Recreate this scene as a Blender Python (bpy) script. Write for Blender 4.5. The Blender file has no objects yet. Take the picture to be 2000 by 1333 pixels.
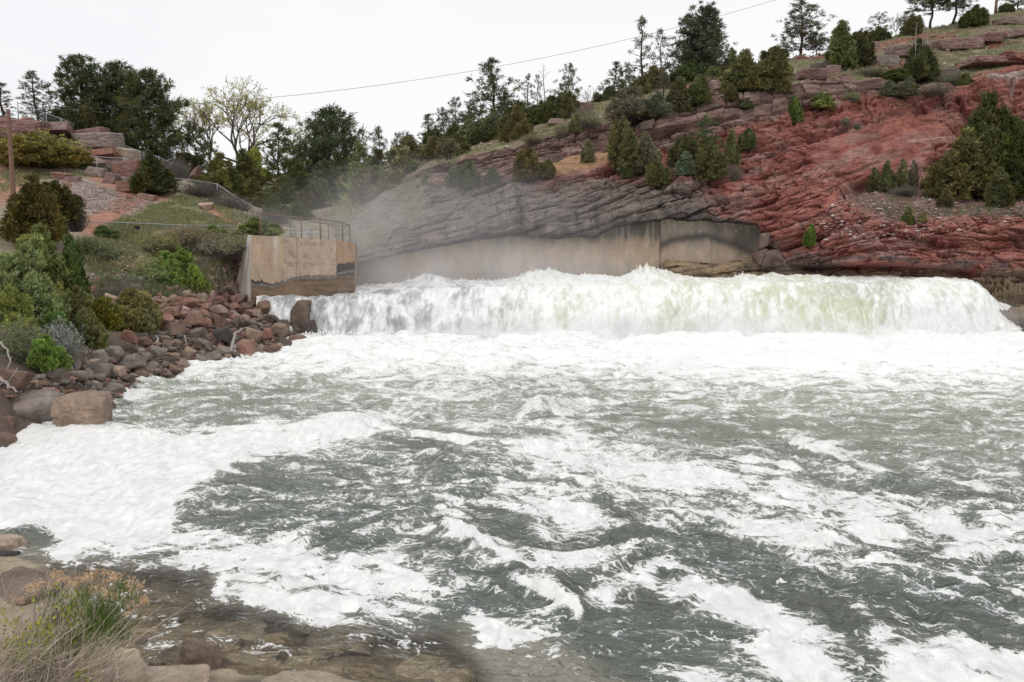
import bpy, bmesh, math, random
import numpy as np
from mathutils import Vector, Matrix

S = bpy.context.scene
C = S.collection
# ------------------------------------------------------------------ camera, sky, sun, exposure
F = 2000 * 28.0 / 36.0          # focal length in pixels of the 2000 px wide photograph
PITCH = math.radians(6.45)
CAMZ = 5.0
cd = bpy.data.cameras.new('camera'); cam = bpy.data.objects.new('camera', cd); C.objects.link(cam)
cd.lens = 28; cd.sensor_width = 36; cd.clip_start = 0.1; cd.clip_end = 3000
cam.location = (0, 0, CAMZ); cam.rotation_euler = (math.radians(90) - PITCH, 0, 0)
S.camera = cam

SUN_EL, SUN_AZ = math.radians(58), math.radians(215)     # azimuth clockwise from +Y (behind and left)
W = bpy.data.worlds.new("World"); S.world = W; W.use_nodes = True
nt = W.node_tree; nt.nodes.clear()
wo = nt.nodes.new('ShaderNodeOutputWorld'); mixw = nt.nodes.new('ShaderNodeMixShader')
b1 = nt.nodes.new('ShaderNodeBackground'); b2 = nt.nodes.new('ShaderNodeBackground')
sky = nt.nodes.new('ShaderNodeTexSky'); sky.sky_type = 'NISHITA'; sky.sun_disc = False
sky.sun_elevation = SUN_EL; sky.sun_rotation = SUN_AZ; sky.dust_density = 3
b1.inputs[1].default_value = 0.10
nt.links.new(sky.outputs[0], b1.inputs[0])
tc = nt.nodes.new('ShaderNodeTexCoord'); nz = nt.nodes.new('ShaderNodeTexNoise'); nz.inputs['Scale'].default_value = 1.4
nz.inputs['Detail'].default_value = 4
mp = nt.nodes.new('ShaderNodeMapping'); mp.inputs['Scale'].default_value = (1, 1, 2.6)
cr = nt.nodes.new('ShaderNodeValToRGB')                    # the cloud layer: slightly uneven white
cr.color_ramp.elements[0].position = 0.35; cr.color_ramp.elements[0].color = (0.88, 0.895, 0.925, 1)
cr.color_ramp.elements[1].position = 0.62; cr.color_ramp.elements[1].color = (1.0, 0.995, 1.0, 1)
nt.links.new(tc.outputs['Generated'], mp.inputs[0]); nt.links.new(mp.outputs[0], nz.inputs['Vector'])
nt.links.new(nz.outputs[0], cr.inputs[0]); nt.links.new(cr.outputs[0], b2.inputs[0])
b2.inputs[1].default_value = 1.0
mixw.inputs[0].default_value = 0.94
nt.links.new(b1.outputs[0], mixw.inputs[1]); nt.links.new(b2.outputs[0], mixw.inputs[2])
nt.links.new(mixw.outputs[0], wo.inputs[0])
sl = bpy.data.lights.new('sun', 'SUN'); so = bpy.data.objects.new('sun', sl); C.objects.link(so)
sl.energy = 0.9; sl.angle = math.radians(25); sl.color = (1, 0.97, 0.93)
so.rotation_euler = (math.radians(90) - SUN_EL, 0, -SUN_AZ + math.pi)   # set properly just below
_d = Vector((math.sin(SUN_AZ) * math.cos(SUN_EL), math.cos(SUN_AZ) * math.cos(SUN_EL), math.sin(SUN_EL)))
so.rotation_euler = _d.to_track_quat('Z', 'Y').to_euler(); so.location = _d * 60
S.view_settings.view_transform = 'Standard'; S.view_settings.look = 'None'
S.view_settings.exposure = 0.03; S.view_settings.gamma = 1.0
S.render.engine = 'CYCLES'
S.cycles.use_denoising = True
S.cycles.max_bounces = 6; S.cycles.transparent_max_bounces = 12; S.cycles.volume_bounces = 1
S.cycles.volume_step_rate = 1.0; S.cycles.volume_max_steps = 128
S.cycles.sample_clamp_indirect = 4

# ------------------------------------------------------------------ maths helpers
def ray(px, py):
    px = np.asarray(px, float); py = np.asarray(py, float)
    xc = (px - 1000) / F; zc = (666.5 - py) / F
    dy = math.cos(PITCH) + zc * math.sin(PITCH); dz = -math.sin(PITCH) + zc * math.cos(PITCH)
    return xc, dy, dz
def at(px, py, Y):
    xc, dy, dz = ray(px, py); t = np.asarray(Y, float) / dy
    return xc * t, Y + 0 * xc, CAMZ + dz * t
def on_z(px, py, z=0.0):
    xc, dy, dz = ray(px, py); t = (z - CAMZ) / dz
    return xc * t, dy * t, z + 0 * t
def V(px, py, Y):
    x, y, z = at(px, py, Y); return Vector((float(x), float(y), float(z)))
def sm(a, b, x):
    t = np.clip((x - a) / (b - a), 0, 1); return t * t * (3 - 2 * t)

def _hash(ix, iy, iz, s):
    h = (ix.astype(np.uint32) * np.uint32(374761393) + iy.astype(np.uint32) * np.uint32(668265263)
         + iz.astype(np.uint32) * np.uint32(2246822519) + np.uint32((s * 3266489917) & 0xffffffff))
    h ^= h >> np.uint32(15); h *= np.uint32(2246822519); h ^= h >> np.uint32(13); h *= np.uint32(3266489917); h ^= h >> np.uint32(16)
    return h
def pn(x, y, z=0.0, s=0):
    """gradient noise, about -1..1"""
    x, y, z = np.broadcast_arrays(np.asarray(x, float), np.asarray(y, float), np.asarray(z, float))
    fx = np.floor(x); fy = np.floor(y); fz = np.floor(z)
    ix = fx.astype(np.int64); iy = fy.astype(np.int64); iz = fz.astype(np.int64)
    x = x - fx; y = y - fy; z = z - fz
    u = x * x * x * (x * (x * 6 - 15) + 10); v = y * y * y * (y * (y * 6 - 15) + 10); w = z * z * z * (z * (z * 6 - 15) + 10)
    out = 0
    for dx in (0, 1):
        for dy in (0, 1):
            for dz in (0, 1):
                h = _hash(ix + dx, iy + dy, iz + dz, s)
                gx = (h & np.uint32(1023)).astype(float) / 511.5 - 1
                gy = ((h >> np.uint32(10)) & np.uint32(1023)).astype(float) / 511.5 - 1
                gz = ((h >> np.uint32(20)) & np.uint32(1023)).astype(float) / 511.5 - 1
                g = gx * (x - dx) + gy * (y - dy) + gz * (z - dz)
                out = out + g * (u if dx else 1 - u) * (v if dy else 1 - v) * (w if dz else 1 - w)
    return out * 1.35
def fbm(x, y, z=0.0, o=4, s=0, g=0.5):
    a, t, f, n = 1.0, 0.0, 1.0, 0.0
    for k in range(o):
        t = t + a * pn(np.asarray(x) * f, np.asarray(y) * f, np.asarray(z) * f, s + k * 17); n += a; a *= g; f *= 2.03
    return t / n * 1.5
def worley(u, v, s):
    iu = np.floor(u); iv = np.floor(v); f1 = np.full(u.shape, 9.0); f2 = f1.copy(); idr = np.zeros(u.shape); gu = idr.copy(); gv = idr.copy()
    for a in (-1, 0, 1):
        for b in (-1, 0, 1):
            h = _hash((iu + a).astype(np.int64), (iv + b).astype(np.int64), np.zeros(u.shape, np.int64), s)
            pu = iu + a + .1 + .8 * (h & np.uint32(1023)).astype(float) / 1023; pv = iv + b + .1 + .8 * ((h >> np.uint32(10)) & np.uint32(1023)).astype(float) / 1023
            d = np.hypot(u - pu, v - pv); n = d < f1; f2 = np.where(n, f1, np.minimum(f2, d)); idr = np.where(n, ((h >> np.uint32(20)) & np.uint32(1023)).astype(float) / 1023, idr)
            gu = np.where(n, u - pu, gu); gv = np.where(n, v - pv, gv); f1 = np.where(n, d, f1)
    return f1, f2 - f1, idr, gu, gv
def sdf(px, py, poly, ky=1.0):
    """signed distance to a polygon, positive inside"""
    P = np.array(poly, float); P[:, 1] *= ky
    x = np.asarray(px, float); y = np.asarray(py, float) * ky
    d = np.full(x.shape, 1e18); ins = np.zeros(x.shape, bool)
    for i in range(len(P)):
        ax, ay = P[i]; bx, by = P[(i + 1) % len(P)]
        ex, ey = bx - ax, by - ay
        t = np.clip(((x - ax) * ex + (y - ay) * ey) / (ex * ex + ey * ey + 1e-9), 0, 1)
        d = np.minimum(d, (x - ax - t * ex) ** 2 + (y - ay - t * ey) ** 2)
        if ay != by:
            c = ((ay > y) != (by > y)) & (x < (bx - ax) * (y - ay) / (by - ay) + ax); ins ^= c
    d = np.sqrt(d); return np.where(ins, d, -d)
def sdline(px, py, pts, ky=1.0):
    x = np.asarray(px, float); y = np.asarray(py, float) * ky; d = np.full(x.shape, 1e18)
    for (ax, ay), (bx, by) in zip(pts[:-1], pts[1:]):
        ay *= ky; by *= ky; ex, ey = bx - ax, by - ay
        t = np.clip(((x - ax) * ex + (y - ay) * ey) / (ex * ex + ey * ey + 1e-9), 0, 1)
        d = np.minimum(d, (x - ax - t * ex) ** 2 + (y - ay - t * ey) ** 2)
    return np.sqrt(d)

# ------------------------------------------------------------------ mesh helpers
def mesh_np(name, verts, faces, cols=None, attrs=None, smooth=True):
    """faces: list of int arrays (n,k)"""
    verts = np.asarray(verts, np.float32).reshape(-1, 3)
    me = bpy.data.meshes.new(name)
    faces = [np.asarray(f, np.int32) for f in faces if len(f)]
    loops = np.concatenate([f.ravel() for f in faces]); starts = []; o = 0
    for f in faces:
        n, k = f.shape; starts.append(o + np.arange(n) * k); o += n * k
    starts = np.concatenate(starts).astype(np.int32)
    me.vertices.add(len(verts)); me.vertices.foreach_set('co', verts.ravel())
    me.loops.add(len(loops)); me.loops.foreach_set('vertex_index', loops)
    me.polygons.add(len(starts)); me.polygons.foreach_set('loop_start', starts)
    me.polygons.foreach_set('use_smooth', np.full(len(starts), smooth, bool))
    if cols is not None:
        a = me.attributes.new('Col', 'FLOAT_COLOR', 'POINT')
        c = np.ones((len(verts), 4), np.float32); c[:, :3] = np.asarray(cols, np.float32).reshape(-1, 3)
        a.data.foreach_set('color', c.ravel())
    for k, v in (attrs or {}).items():
        a = me.attributes.new(k, 'FLOAT', 'POINT'); a.data.foreach_set('value', np.asarray(v, np.float32).ravel())
    me.update(calc_edges=True)
    return me
def grid_mesh(name, P, cols=None, attrs=None, smooth=True):
    R, Cn = P.shape[:2]; idx = np.arange(R * Cn).reshape(R, Cn)
    q = np.stack([idx[:-1, :-1], idx[:-1, 1:], idx[1:, 1:], idx[1:, :-1]], -1).reshape(-1, 4)
    return mesh_np(name, P, [q], cols, attrs, smooth)
def link(name, me, mat=None, parent=None):
    o = bpy.data.objects.new(name, me); C.objects.link(o)
    if mat is not None:
        if not me.materials: me.materials.append(mat)
    if parent is not None: o.parent = parent
    return o
def tag(o, label=None, cat=None, group=None, kind=None):
    if label: o['label'] = label
    if cat: o['category'] = cat
    if group: o['group'] = group
    if kind: o['kind'] = kind
    return o
def empty(name, loc):
    o = bpy.data.objects.new(name, None); C.objects.link(o); o.location = loc; o.empty_display_size = 0.2; return o

class MB:
    """collects boxes, tubes and loose faces into one mesh"""
    def __init__(s): s.v = []; s.q = []; s.t = []; s.n = 0; s.c = []
    def add(s, v, q=None, t=None, c=None):
        v = np.asarray(v, float).reshape(-1, 3)
        if q is not None and len(q): s.q.append(np.asarray(q) + s.n)
        if t is not None and len(t): s.t.append(np.asarray(t) + s.n)
        s.v.append(v); s.n += len(v)
        s.c.append(np.tile(np.asarray(c if c is not None else (1, 1, 1), float), (len(v), 1)) if np.ndim(c) != 2 else np.asarray(c, float))
    def tube(s, pts, rad, k=6, c=None, cap=True):
        pts = np.asarray(pts, float); n = len(pts); rad = np.broadcast_to(np.asarray(rad, float), (n,))
        tg = np.gradient(pts, axis=0); tg /= np.linalg.norm(tg, axis=1, keepdims=True) + 1e-9
        up = np.where(np.abs(tg[:, 2:3]) > 0.9, np.array([[1., 0, 0]]), np.array([[0, 0, 1.]]))
        a = np.cross(tg, up); a /= np.linalg.norm(a, axis=1, keepdims=True) + 1e-9; b = np.cross(tg, a)
        th = np.arange(k) * 2 * math.pi / k
        v = pts[:, None] + rad[:, None, None] * (np.cos(th)[None, :, None] * a[:, None] + np.sin(th)[None, :, None] * b[:, None])
        idx = np.arange(n * k).reshape(n, k); nx = np.roll(idx, -1, 1)
        q = np.stack([idx[:-1], nx[:-1], nx[1:], idx[1:]], -1).reshape(-1, 4)
        v = v.reshape(-1, 3); t = None
        if cap:
            v = np.vstack([v, pts[:1], pts[-1:]]); m = n * k
            t = [[m, idx[0, (j + 1) % k], idx[0, j]] for j in range(k)] + [[m + 1, idx[-1, j], idx[-1, (j + 1) % k]] for j in range(k)]
        s.add(v, q, t, c)
    def box(s, c, d, rz=0.0, col=None, rx=0.0):
        x, y, z = np.array(d) / 2.0
        v = np.array([[-x, -y, -z], [x, -y, -z], [x, y, -z], [-x, y, -z], [-x, -y, z], [x, -y, z], [x, y, z], [-x, y, z]])
        M = np.array(Matrix.Rotation(rz, 3, 'Z') @ Matrix.Rotation(rx, 3, 'X'))
        v = v @ M.T + np.array(c)
        s.add(v, [[0, 3, 2, 1], [4, 5, 6, 7], [0, 1, 5, 4], [1, 2, 6, 5], [2, 3, 7, 6], [3, 0, 4, 7]], None, col)
    def mesh(s, name, smooth=True):
        return mesh_np(name, np.vstack(s.v), [np.vstack(s.q) if s.q else [], np.vstack(s.t) if s.t else []], np.vstack(s.c), None, smooth)
    def build(s, name, mat, parent=None, smooth=True): return link(name, s.mesh(name, smooth), mat, parent)

# ------------------------------------------------------------------ material helpers
class NT:
    def __init__(s, name):
        s.m = bpy.data.materials.new(name); s.m.use_nodes = True; s.t = s.m.node_tree; s.t.nodes.clear()
        s.out = s.t.nodes.new('ShaderNodeOutputMaterial')
    def n(s, typ, **kw):
        o = s.t.nodes.new(typ)
        for k, v in kw.items(): setattr(o, k, v)
        return o
    def l(s, a, b): s.t.links.new(a, b)
    def set(s, sock, v):
        if hasattr(v, 'is_linked') or hasattr(v, 'links'): s.l(v, sock)
        else: sock.default_value = v
    def noise(s, scale, detail=4, rough=0.55, vec=None, dist=0.0):
        o = s.n('ShaderNodeTexNoise'); o.inputs['Scale'].default_value = scale; o.inputs['Detail'].default_value = detail
        o.inputs['Roughness'].default_value = rough; o.inputs['Distortion'].default_value = dist
        if vec is not None: s.l(vec, o.inputs['Vector'])
        return o.outputs[0]
    def mapr(s, v, a, b, c, d):
        o = s.n('ShaderNodeMapRange'); s.set(o.inputs[0], v)
        for k, x in zip((1, 2, 3, 4), (a, b, c, d)): s.set(o.inputs[k], x)
        return o.outputs[0]
    def math(s, op, a, b=0.0):
        o = s.n('ShaderNodeMath', operation=op); s.set(o.inputs[0], a); s.set(o.inputs[1], b); return o.outputs[0]
    def mix(s, f, a, b, mode='MIX'):
        o = s.n('ShaderNodeMix', data_type='RGBA', blend_type=mode); s.set(o.inputs[0], f)
        s.set(o.inputs[6], a if hasattr(a, 'links') else (*a, 1) if len(a) == 3 else a)
        s.set(o.inputs[7], b if hasattr(b, 'links') else (*b, 1) if len(b) == 3 else b); return o.outputs[2]
    def attr(s, name, col=False):
        o = s.n('ShaderNodeAttribute', attribute_name=name); return o.outputs['Color'] if col else o.outputs['Fac']
    def coord(s, which='Object', scale=None):
        o = s.n('ShaderNodeTexCoord').outputs[which]
        if scale is not None:
            m = s.n('ShaderNodeMapping'); m.inputs['Scale'].default_value = scale; s.l(o, m.inputs[0]); return m.outputs[0]
        return o
    def pos(s, scale=None):
        o = s.n('ShaderNodeNewGeometry').outputs['Position']
        if scale is not None:
            m = s.n('ShaderNodeMapping'); m.inputs['Scale'].default_value = scale; s.l(o, m.inputs[0]); return m.outputs[0]
        return o
    def bump(s, h, strength=0.5, dist=0.1):
        o = s.n('ShaderNodeBump'); o.inputs['Strength'].default_value = strength; o.inputs['Distance'].default_value = dist
        s.l(h, o.inputs['Height']); return o.outputs[0]
    def pbr(s, col, rough=0.85, normal=None, spec=0.3, metal=0.0):
        o = s.n('ShaderNodeBsdfPrincipled'); s.set(o.inputs['Base Color'], col if hasattr(col, 'links') else (*col, 1))
        s.set(o.inputs['Roughness'], rough); o.inputs['Specular IOR Level'].default_value = spec; s.set(o.inputs['Metallic'], metal)
        if normal is not None: s.l(normal, o.inputs['Normal'])
        return o.outputs[0]
    def done(s, sh): s.l(sh, s.out.inputs[0]); return s.m

def m_terrain(name, fine=6.0, bumpd=0.06, bed=False):
    m = NT(name); c = m.attr('Col', True); p = m.pos()
    n1 = m.noise(1.1, 6, 0.6, p); n2 = m.noise(fine, 5, 0.65, p); n3 = m.noise(0.25, 3, 0.5, p)
    f = m.math('MULTIPLY', m.mapr(n1, 0.3, 0.7, 0.78, 1.22), m.math('MULTIPLY', m.mapr(n2, 0.25, 0.75, 0.72, 1.28), m.mapr(n3, 0.3, 0.7, 0.88, 1.12)))
    g = m.n('ShaderNodeCombineColor'); [m.l(f, g.inputs[k]) for k in range(3)]
    h = m.math('ADD', n2, m.math('MULTIPLY', n1, 1.5))
    if bed:
        mp = m.n('ShaderNodeMapping'); mp.inputs['Rotation'].default_value = (0, math.radians(15), 0); mp.inputs['Scale'].default_value = (.55, .55, 3.4); m.l(p, mp.inputs[0])
        nb = m.noise(1.0, 7, .68, mp.outputs[0], .4); m2 = m.n('ShaderNodeMapping'); m2.inputs['Rotation'].default_value = (0, math.radians(11), 0); m.l(p, m2.inputs[0]); m3 = m.n('ShaderNodeMapping'); m3.inputs['Scale'].default_value = (.35, .35, 7.5); m.l(m2.outputs[0], m3.inputs[0]); nc = m.noise(1.0, 5, .6, m3.outputs[0], .15); h = m.math('ADD', h, m.math('ADD', m.math('MULTIPLY', nb, 3.5), m.math('MULTIPLY', nc, 3.0)))
        f = m.math('MULTIPLY', f, m.mapr(nb, .3, .7, .70, 1.28)); g = m.n('ShaderNodeCombineColor'); [m.l(f, g.inputs[k]) for k in range(3)]
    return m.done(m.pbr(m.mix(1.0, c, g.outputs[0], 'MULTIPLY'), 0.92, m.bump(h, 0.9, bumpd), 0.15))
def m_rock(name):
    m = NT(name); oi = m.n('ShaderNodeObjectInfo'); p = m.pos()
    n1 = m.noise(2.2, 6, 0.62, p); n2 = m.noise(11, 5, 0.65, p); n3 = m.noise(0.9, 3, 0.5, p); n4 = m.noise(34, 3, 0.6, p)
    f = m.math('MULTIPLY', m.mapr(n1, 0.3, 0.7, 0.62, 1.32), m.math('MULTIPLY', m.mapr(n2, 0.3, 0.7, 0.74, 1.25), m.mapr(n4, 0.3, 0.7, 0.84, 1.16)))
    g = m.n('ShaderNodeCombineColor'); [m.l(f, g.inputs[k]) for k in range(3)]
    c = m.mix(1.0, oi.outputs['Color'], g.outputs[0], 'MULTIPLY')
    c = m.mix(m.mapr(n3, 0.45, 0.68, 0.0, 0.5), c, (0.27, 0.21, 0.17))
    return m.done(m.pbr(c, 0.8, m.bump(m.math('ADD', n2, m.math('MULTIPLY', n1, 2)), 0.9, 0.05), 0.25))
def m_foliage(name, trans=0.25):
    m = NT(name); oi = m.n('ShaderNodeObjectInfo'); c = m.mix(1.0, oi.outputs['Color'], m.attr('Col', True), 'MULTIPLY')
    d = m.n('ShaderNodeBsdfDiffuse'); m.l(c, d.inputs[0]); t = m.n('ShaderNodeBsdfTranslucent'); m.l(c, t.inputs[0])
    x = m.n('ShaderNodeMixShader'); x.inputs[0].default_value = trans; m.l(d.outputs[0], x.inputs[1]); m.l(t.outputs[0], x.inputs[2])
    return m.done(x.outputs[0])
def m_plain(name, col, rough=0.8, var=0.25, scale=8.0, metal=0.0, bump=0.01, stretch=None):
    m = NT(name); p = m.pos(stretch); n = m.noise(scale, 5, 0.6, p)
    f = m.mapr(n, 0.25, 0.75, 1 - var, 1 + var); g = m.n('ShaderNodeCombineColor'); [m.l(f, g.inputs[k]) for k in range(3)]
    return m.done(m.pbr(m.mix(1.0, col, g.outputs[0], 'MULTIPLY'), rough, m.bump(n, 0.5, bump), 0.3, metal))
M_TERR = m_terrain('rock_face', 6.0, .10, True); M_SOIL = m_terrain('soil', 9.0, 0.05); M_ROCK = m_rock('boulder')
M_LEAF = m_foliage('foliage'); M_NEEDLE = m_foliage('needles', 0.2)
M_BARK = m_plain('bark', (0.075, 0.058, 0.048), 0.9, 0.4, 14, 0, 0.03)
M_PALEBARK = m_plain('weathered_bark', (0.2, 0.175, 0.155), 0.9, 0.3, 14, 0, 0.02)
M_GREYBARK = m_plain('grey_bark', (0.13, 0.11, 0.09), 0.9, 0.3, 14, 0, 0.02)
M_DEAD = m_plain('dead_wood', (0.36, 0.32, 0.29), 0.85, 0.25, 12, 0, 0.01)
M_STEEL = m_plain('galvanised_steel', (0.36, 0.37, 0.38), 0.55, 0.15, 5, 0.4, 0.002)
M_RUST = m_plain('rusty_steel', (0.23, 0.16, 0.13), 0.8, 0.3, 9, 0.1, 0.003)
M_POLE = m_plain('pole_wood', (0.22, 0.13, 0.1), 0.9, 0.35, 6, 0, 0.01, (6, 6, 0.6))
M_WIRE = m_plain('cable', (0.05, 0.05, 0.055), 0.6, 0.1)
M_SIGN = m_plain('sign_brown', (0.035, 0.02, 0.018), 0.7, 0.15)
M_STRAW = m_plain('straw', (0.55, 0.47, 0.38), 0.85, 0.25, 9)
# ------------------------------------------------------------------ terrain from feature lines
def proj_py(Y, z):
    v = np.asarray(z, float) - CAMZ; Y = np.asarray(Y, float)
    d = Y * math.cos(PITCH) - v * math.sin(PITCH); u = Y * math.sin(PITCH) + v * math.cos(PITCH)
    return 666.5 - F * u / d
def line_eval(line, px):
    a = np.array(line, float); return np.interp(px, a[:, 0], a[:, 1]), np.interp(px, a[:, 0], a[:, 2])
def build_grid(lines, pxs, subs):
    ev = [line_eval(l, pxs) if not callable(l) else l(pxs) for l in lines]
    PY, YY = [], []
    for k in range(len(ev) - 1):
        n = subs[k]
        for i in range(n):
            t = i / n; PY.append(ev[k][0] * (1 - t) + ev[k + 1][0] * t); YY.append(ev[k][1] * (1 - t) + ev[k + 1][1] * t)
    PY.append(ev[-1][0]); YY.append(ev[-1][1])
    PY = np.array(PY); YY = np.array(YY); PX = np.broadcast_to(pxs, PY.shape)
    return PX, PY, YY
def make_depth(lines):
    def f(px, py):
        ev = [line_eval(l, np.array([px])) if not callable(l) else l(np.array([px])) for l in lines]
        ys = np.array([e[0][0] for e in ev]); ds = np.array([e[1][0] for e in ev])
        o = np.argsort(ys); return float(np.interp(py, ys[o], ds[o]))
    return f
def strata(x, y, z, dip, sc, seed):
    s = (z - dip * x + 0.4 * fbm(x * .08, y * .08, z * .1, 2, seed)) / sc + 0.09 * fbm(x / sc / 3, y / sc / 3, z / sc / 2, 3, seed + 5)
    i = np.floor(s); f = s - i
    off = pn(i * 5.17, x / (sc * 3.5) + i * 3.1, y * .15, seed + 9)
    e = np.minimum(f, 1 - f)
    notch = np.exp(-(e / 0.085) ** 2) * sm(-0.2, 0.25, pn(i * 3.3 + np.round(f), x / (sc * 1.5), y * .1, seed + 13))
    jx = x / (sc * 2.2) + 0.7 * fbm(x * .2, z * .3, y * .1, 2, seed + 21) + i * 0.37
    jf = jx - np.floor(jx); joint = np.exp(-(np.minimum(jf, 1 - jf) / 0.035) ** 2) * sm(-0.1, 0.25, pn(np.floor(jx + .5) * 2.7, i * 1.9, 0, seed + 31))
    return off, notch, joint, f, i
def lerp3(a, b, t): return a * (1 - t[..., None]) + np.asarray(b, float) * t[..., None]

# ---- the cliff and hillside on the far bank
CLB0 = [(300,640,62),(690,600,57.5),(1480,590,57.5),(1560,585,55),(1800,585,52.5),(1900,640,49),(1945,676,46.6),(2000,684,46),(2400,720,43)]
CLB1 = [(300,560,62),(690,530,57),(850,500,57),(1000,478,57),(1200,460,57),(1300,446,57),(1400,450,57),(1480,460,57),(1500,545,54),(1620,540,53),(1800,540,51.5),(1880,545,50.6),(1925,575,48.8),(1960,615,47.6),(2000,625,47),(2400,640,45)]
CLB2 = [(300,530,62),(690,520,56.6),(760,505,56.6),(850,488,56.5),(1000,463,56.5),(1100,468,56.5),(1165,465,56.5),(1205,446,56.5),(1250,441,56.5),(1310,430,56.5),(1400,438,56.5),(1480,444,56.5),(1497,490,55.3),(1510,524,54.4),(1620,522,53.6),(1780,526,52.2),(1860,531,51.2),(1900,534,50.5),(1930,536,50.1),(1960,545,49.6),(2000,552,49.2),(2400,560,47.5)]
CLB3 = [(300,520,62),(690,512,55.0),(760,497,54.9),(850,480,54.8),(900,470,54.8),(1000,455,54.8),(1060,463,54.8),(1100,460,54.8),(1165,457,54.7),(1205,438,54.7),(1250,433,54.7),(1290,430,54.7),(1310,422,54.7),(1340,424,54.7),(1400,430,54.7),(1480,436,54.8),(1497,480,54.0),(1512,515,53.0),(1620,513,52.0),(1780,517,50.8),(1860,521,50.1),(1900,526,50.0),(1960,531,49.5),(2000,532,49.0),(2400,535,47)]
CLB4 = [(300,480,64),(690,470,59),(850,410,59),(1000,390,58),(1200,385,58),(1300,380,58),(1500,420,56),(1600,430,55),(1700,440,54),(1800,445,53.5),(2000,440,52.5),(2400,440,50)]
CLB5 = [(300,440,68),(690,430,65),(850,360,62),(1000,345,61),(1100,335,61),(1200,340,61),(1300,345,60.5),(1500,350,59.5),(1600,380,58),(1680,400,57),(1800,408,56),(2000,412,55),(2400,415,53)]
CLB6 = [(300,420,72),(690,410,70),(850,345,65),(1000,315,64),(1100,295,64),(1200,285,64),(1270,270,64),(1400,250,64.5),(1500,290,62.5),(1600,340,61),(1680,372,62),(1800,376,63),(2000,385,63.5),(2400,385,62)]
CLB7 = [(300,400,76),(690,395,74),(850,338,66),(1000,308,65.5),(1100,286,65.5),(1200,266,66),(1260,260,66),(1400,243,66),(1500,236,67),(1600,212,69),(1700,198,71),(1800,192,72),(1870,192,72.5),(1890,180,72.8),(1920,155,73),(2000,145,73),(2400,100,72)]
CLB8 = [(300,390,79),(690,385,76),(850,322,66.3),(1000,288,66.5),(1100,258,67),(1200,235,67.5),(1260,226,67.5),(1400,190,68),(1500,178,69),(1580,160,71.5),(1650,155,74),(1720,160,75.5),(1800,172,76),(1870,150,78),(1920,135,78),(2000,118,78),(2400,70,77)]
CLB9 = [(300,370,85),(690,360,80),(850,308,73),(1000,268,75),(1100,240,76),(1200,212,77),(1300,186,78),(1400,166,78),(1500,148,80),(1600,133,82),(1700,118,84),(1800,105,86),(1900,85,88),(2000,70,88),(2400,20,88)]
CLB10 = [(300,345,100),(690,335,92),(850,292,84),(950,258,85),(1000,245,86),(1100,213,88),(1200,186,90),(1300,164,92),(1420,143,94),(1530,115,96),(1620,108,98),(1700,85,100),(1770,62,102),(1850,50,105),(1950,23,108),(2000,18,108),(2400,-40,110)]
def _behind(base, dY, dz):
    def f(pxs):
        py, Y = line_eval(base, pxs); _, _, z = at(pxs, py, Y)
        return proj_py(Y + dY, z + dz), Y + dY
    return f
CL = [CLB0, CLB1, CLB2, CLB3, CLB4, CLB5, CLB6, CLB7, CLB8, CLB9, CLB10]
cliff_depth = make_depth(CL)
pxs = np.concatenate([np.arange(330, 680, 3.0), np.arange(680, 2060, 1.3), np.arange(2060, 2330, 3.0)])
PX, PY, YY = build_grid(CL + [_behind(CLB10, 12, -0.5), _behind(CLB10, 140, -16)], pxs, [10, 10, 6, 66, 46, 48, 90, 36, 44, 44, 6, 8])
X, Y, Z = at(PX, PY, YY)
# how much bare rock: full on the face, only scattered ledges on the slope above
py7, _ = line_eval(CLB7, pxs); py8, _ = line_eval(CLB8, pxs); py10, _ = line_eval(CLB10, pxs)
slope = sm(-6, 8, (py8 + 2) - PY + 7 * fbm(X * .25, Y * .1, Z * .2, 3, 3))
terrace = np.clip(sm(-14, 12, sdf(PX, PY, [(1640,384),(1690,372),(1800,372),(2340,372),(2340,424),(2000,420),(1860,424),(1760,440),(1700,420)], 1.0) + 10 * fbm(X * .4, Y * .2, Z * .3, 3, 8)), 0, 1)
soilstrip = sm(-8, 10, sdf(PX, PY, [(1050,332),(1110,305),(1200,290),(1290,300),(1300,330),(1200,318),(1100,345)], 1.5) + 8 * fbm(X * .5, Z * .5, 0, 3, 9))
leftsoil = sm(-10, 25, sdf(PX, PY, [(540,560),(700,520),(760,470),(830,440),(840,360),(850,325),(560,330)], 1.0) + 14 * fbm(X * .3, Z * .3, 1, 3, 10))
ledge = sm(0.16, 0.3, fbm((X + Y * .2) * .07, (Z - .18 * X) * .45, 4, 3, 12)) * sm(1180, 1420, PX)
soil = np.clip(np.maximum(np.maximum(slope * (1 - ledge), terrace * .9), np.maximum(soilstrip, leftsoil * .75)), 0, 1)
rockness = 1 - soil
flat = sm(20, 80, sdf(PX, PY, [(1500,560),(1500,470),(1700,425),(2400,425),(2400,700),(1500,700)], 1.0))
disp = 0; tone = 0
for sc, A, sd in ((3.4, .75, 40), (1.25, .40, 50), (0.5, .16, 60)):
    o1, n1, j1, f1, i1 = strata(X, Y, Z, 0.30, sc, sd); o2, n2, j2, f2, i2 = strata(X, Y, Z, 0.06, sc, sd + 200)
    d1 = o1 * .9 - n1 * 1.7 - j1 * .6 + .35 * (f1 - .5); d2 = o2 * .9 - n2 * 1.7 - j2 * .9 + .35 * (f2 - .5)
    disp = disp + A * (d1 * (1 - flat) + d2 * flat)
    tone = tone + (pn(i1 * 1.7, X * .05, 0, sd + 7) * (1 - flat) + pn(i2 * 1.7, X * .05, 0, sd + 8) * flat) * (.5 if sc > 1 else .35)
smooth_red = sm(0, 50, sdf(PX, PY, [(1540,340),(1600,235),(1750,200),(1880,205),(1880,260),(1820,340),(1700,370),(1600,372)]))
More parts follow.
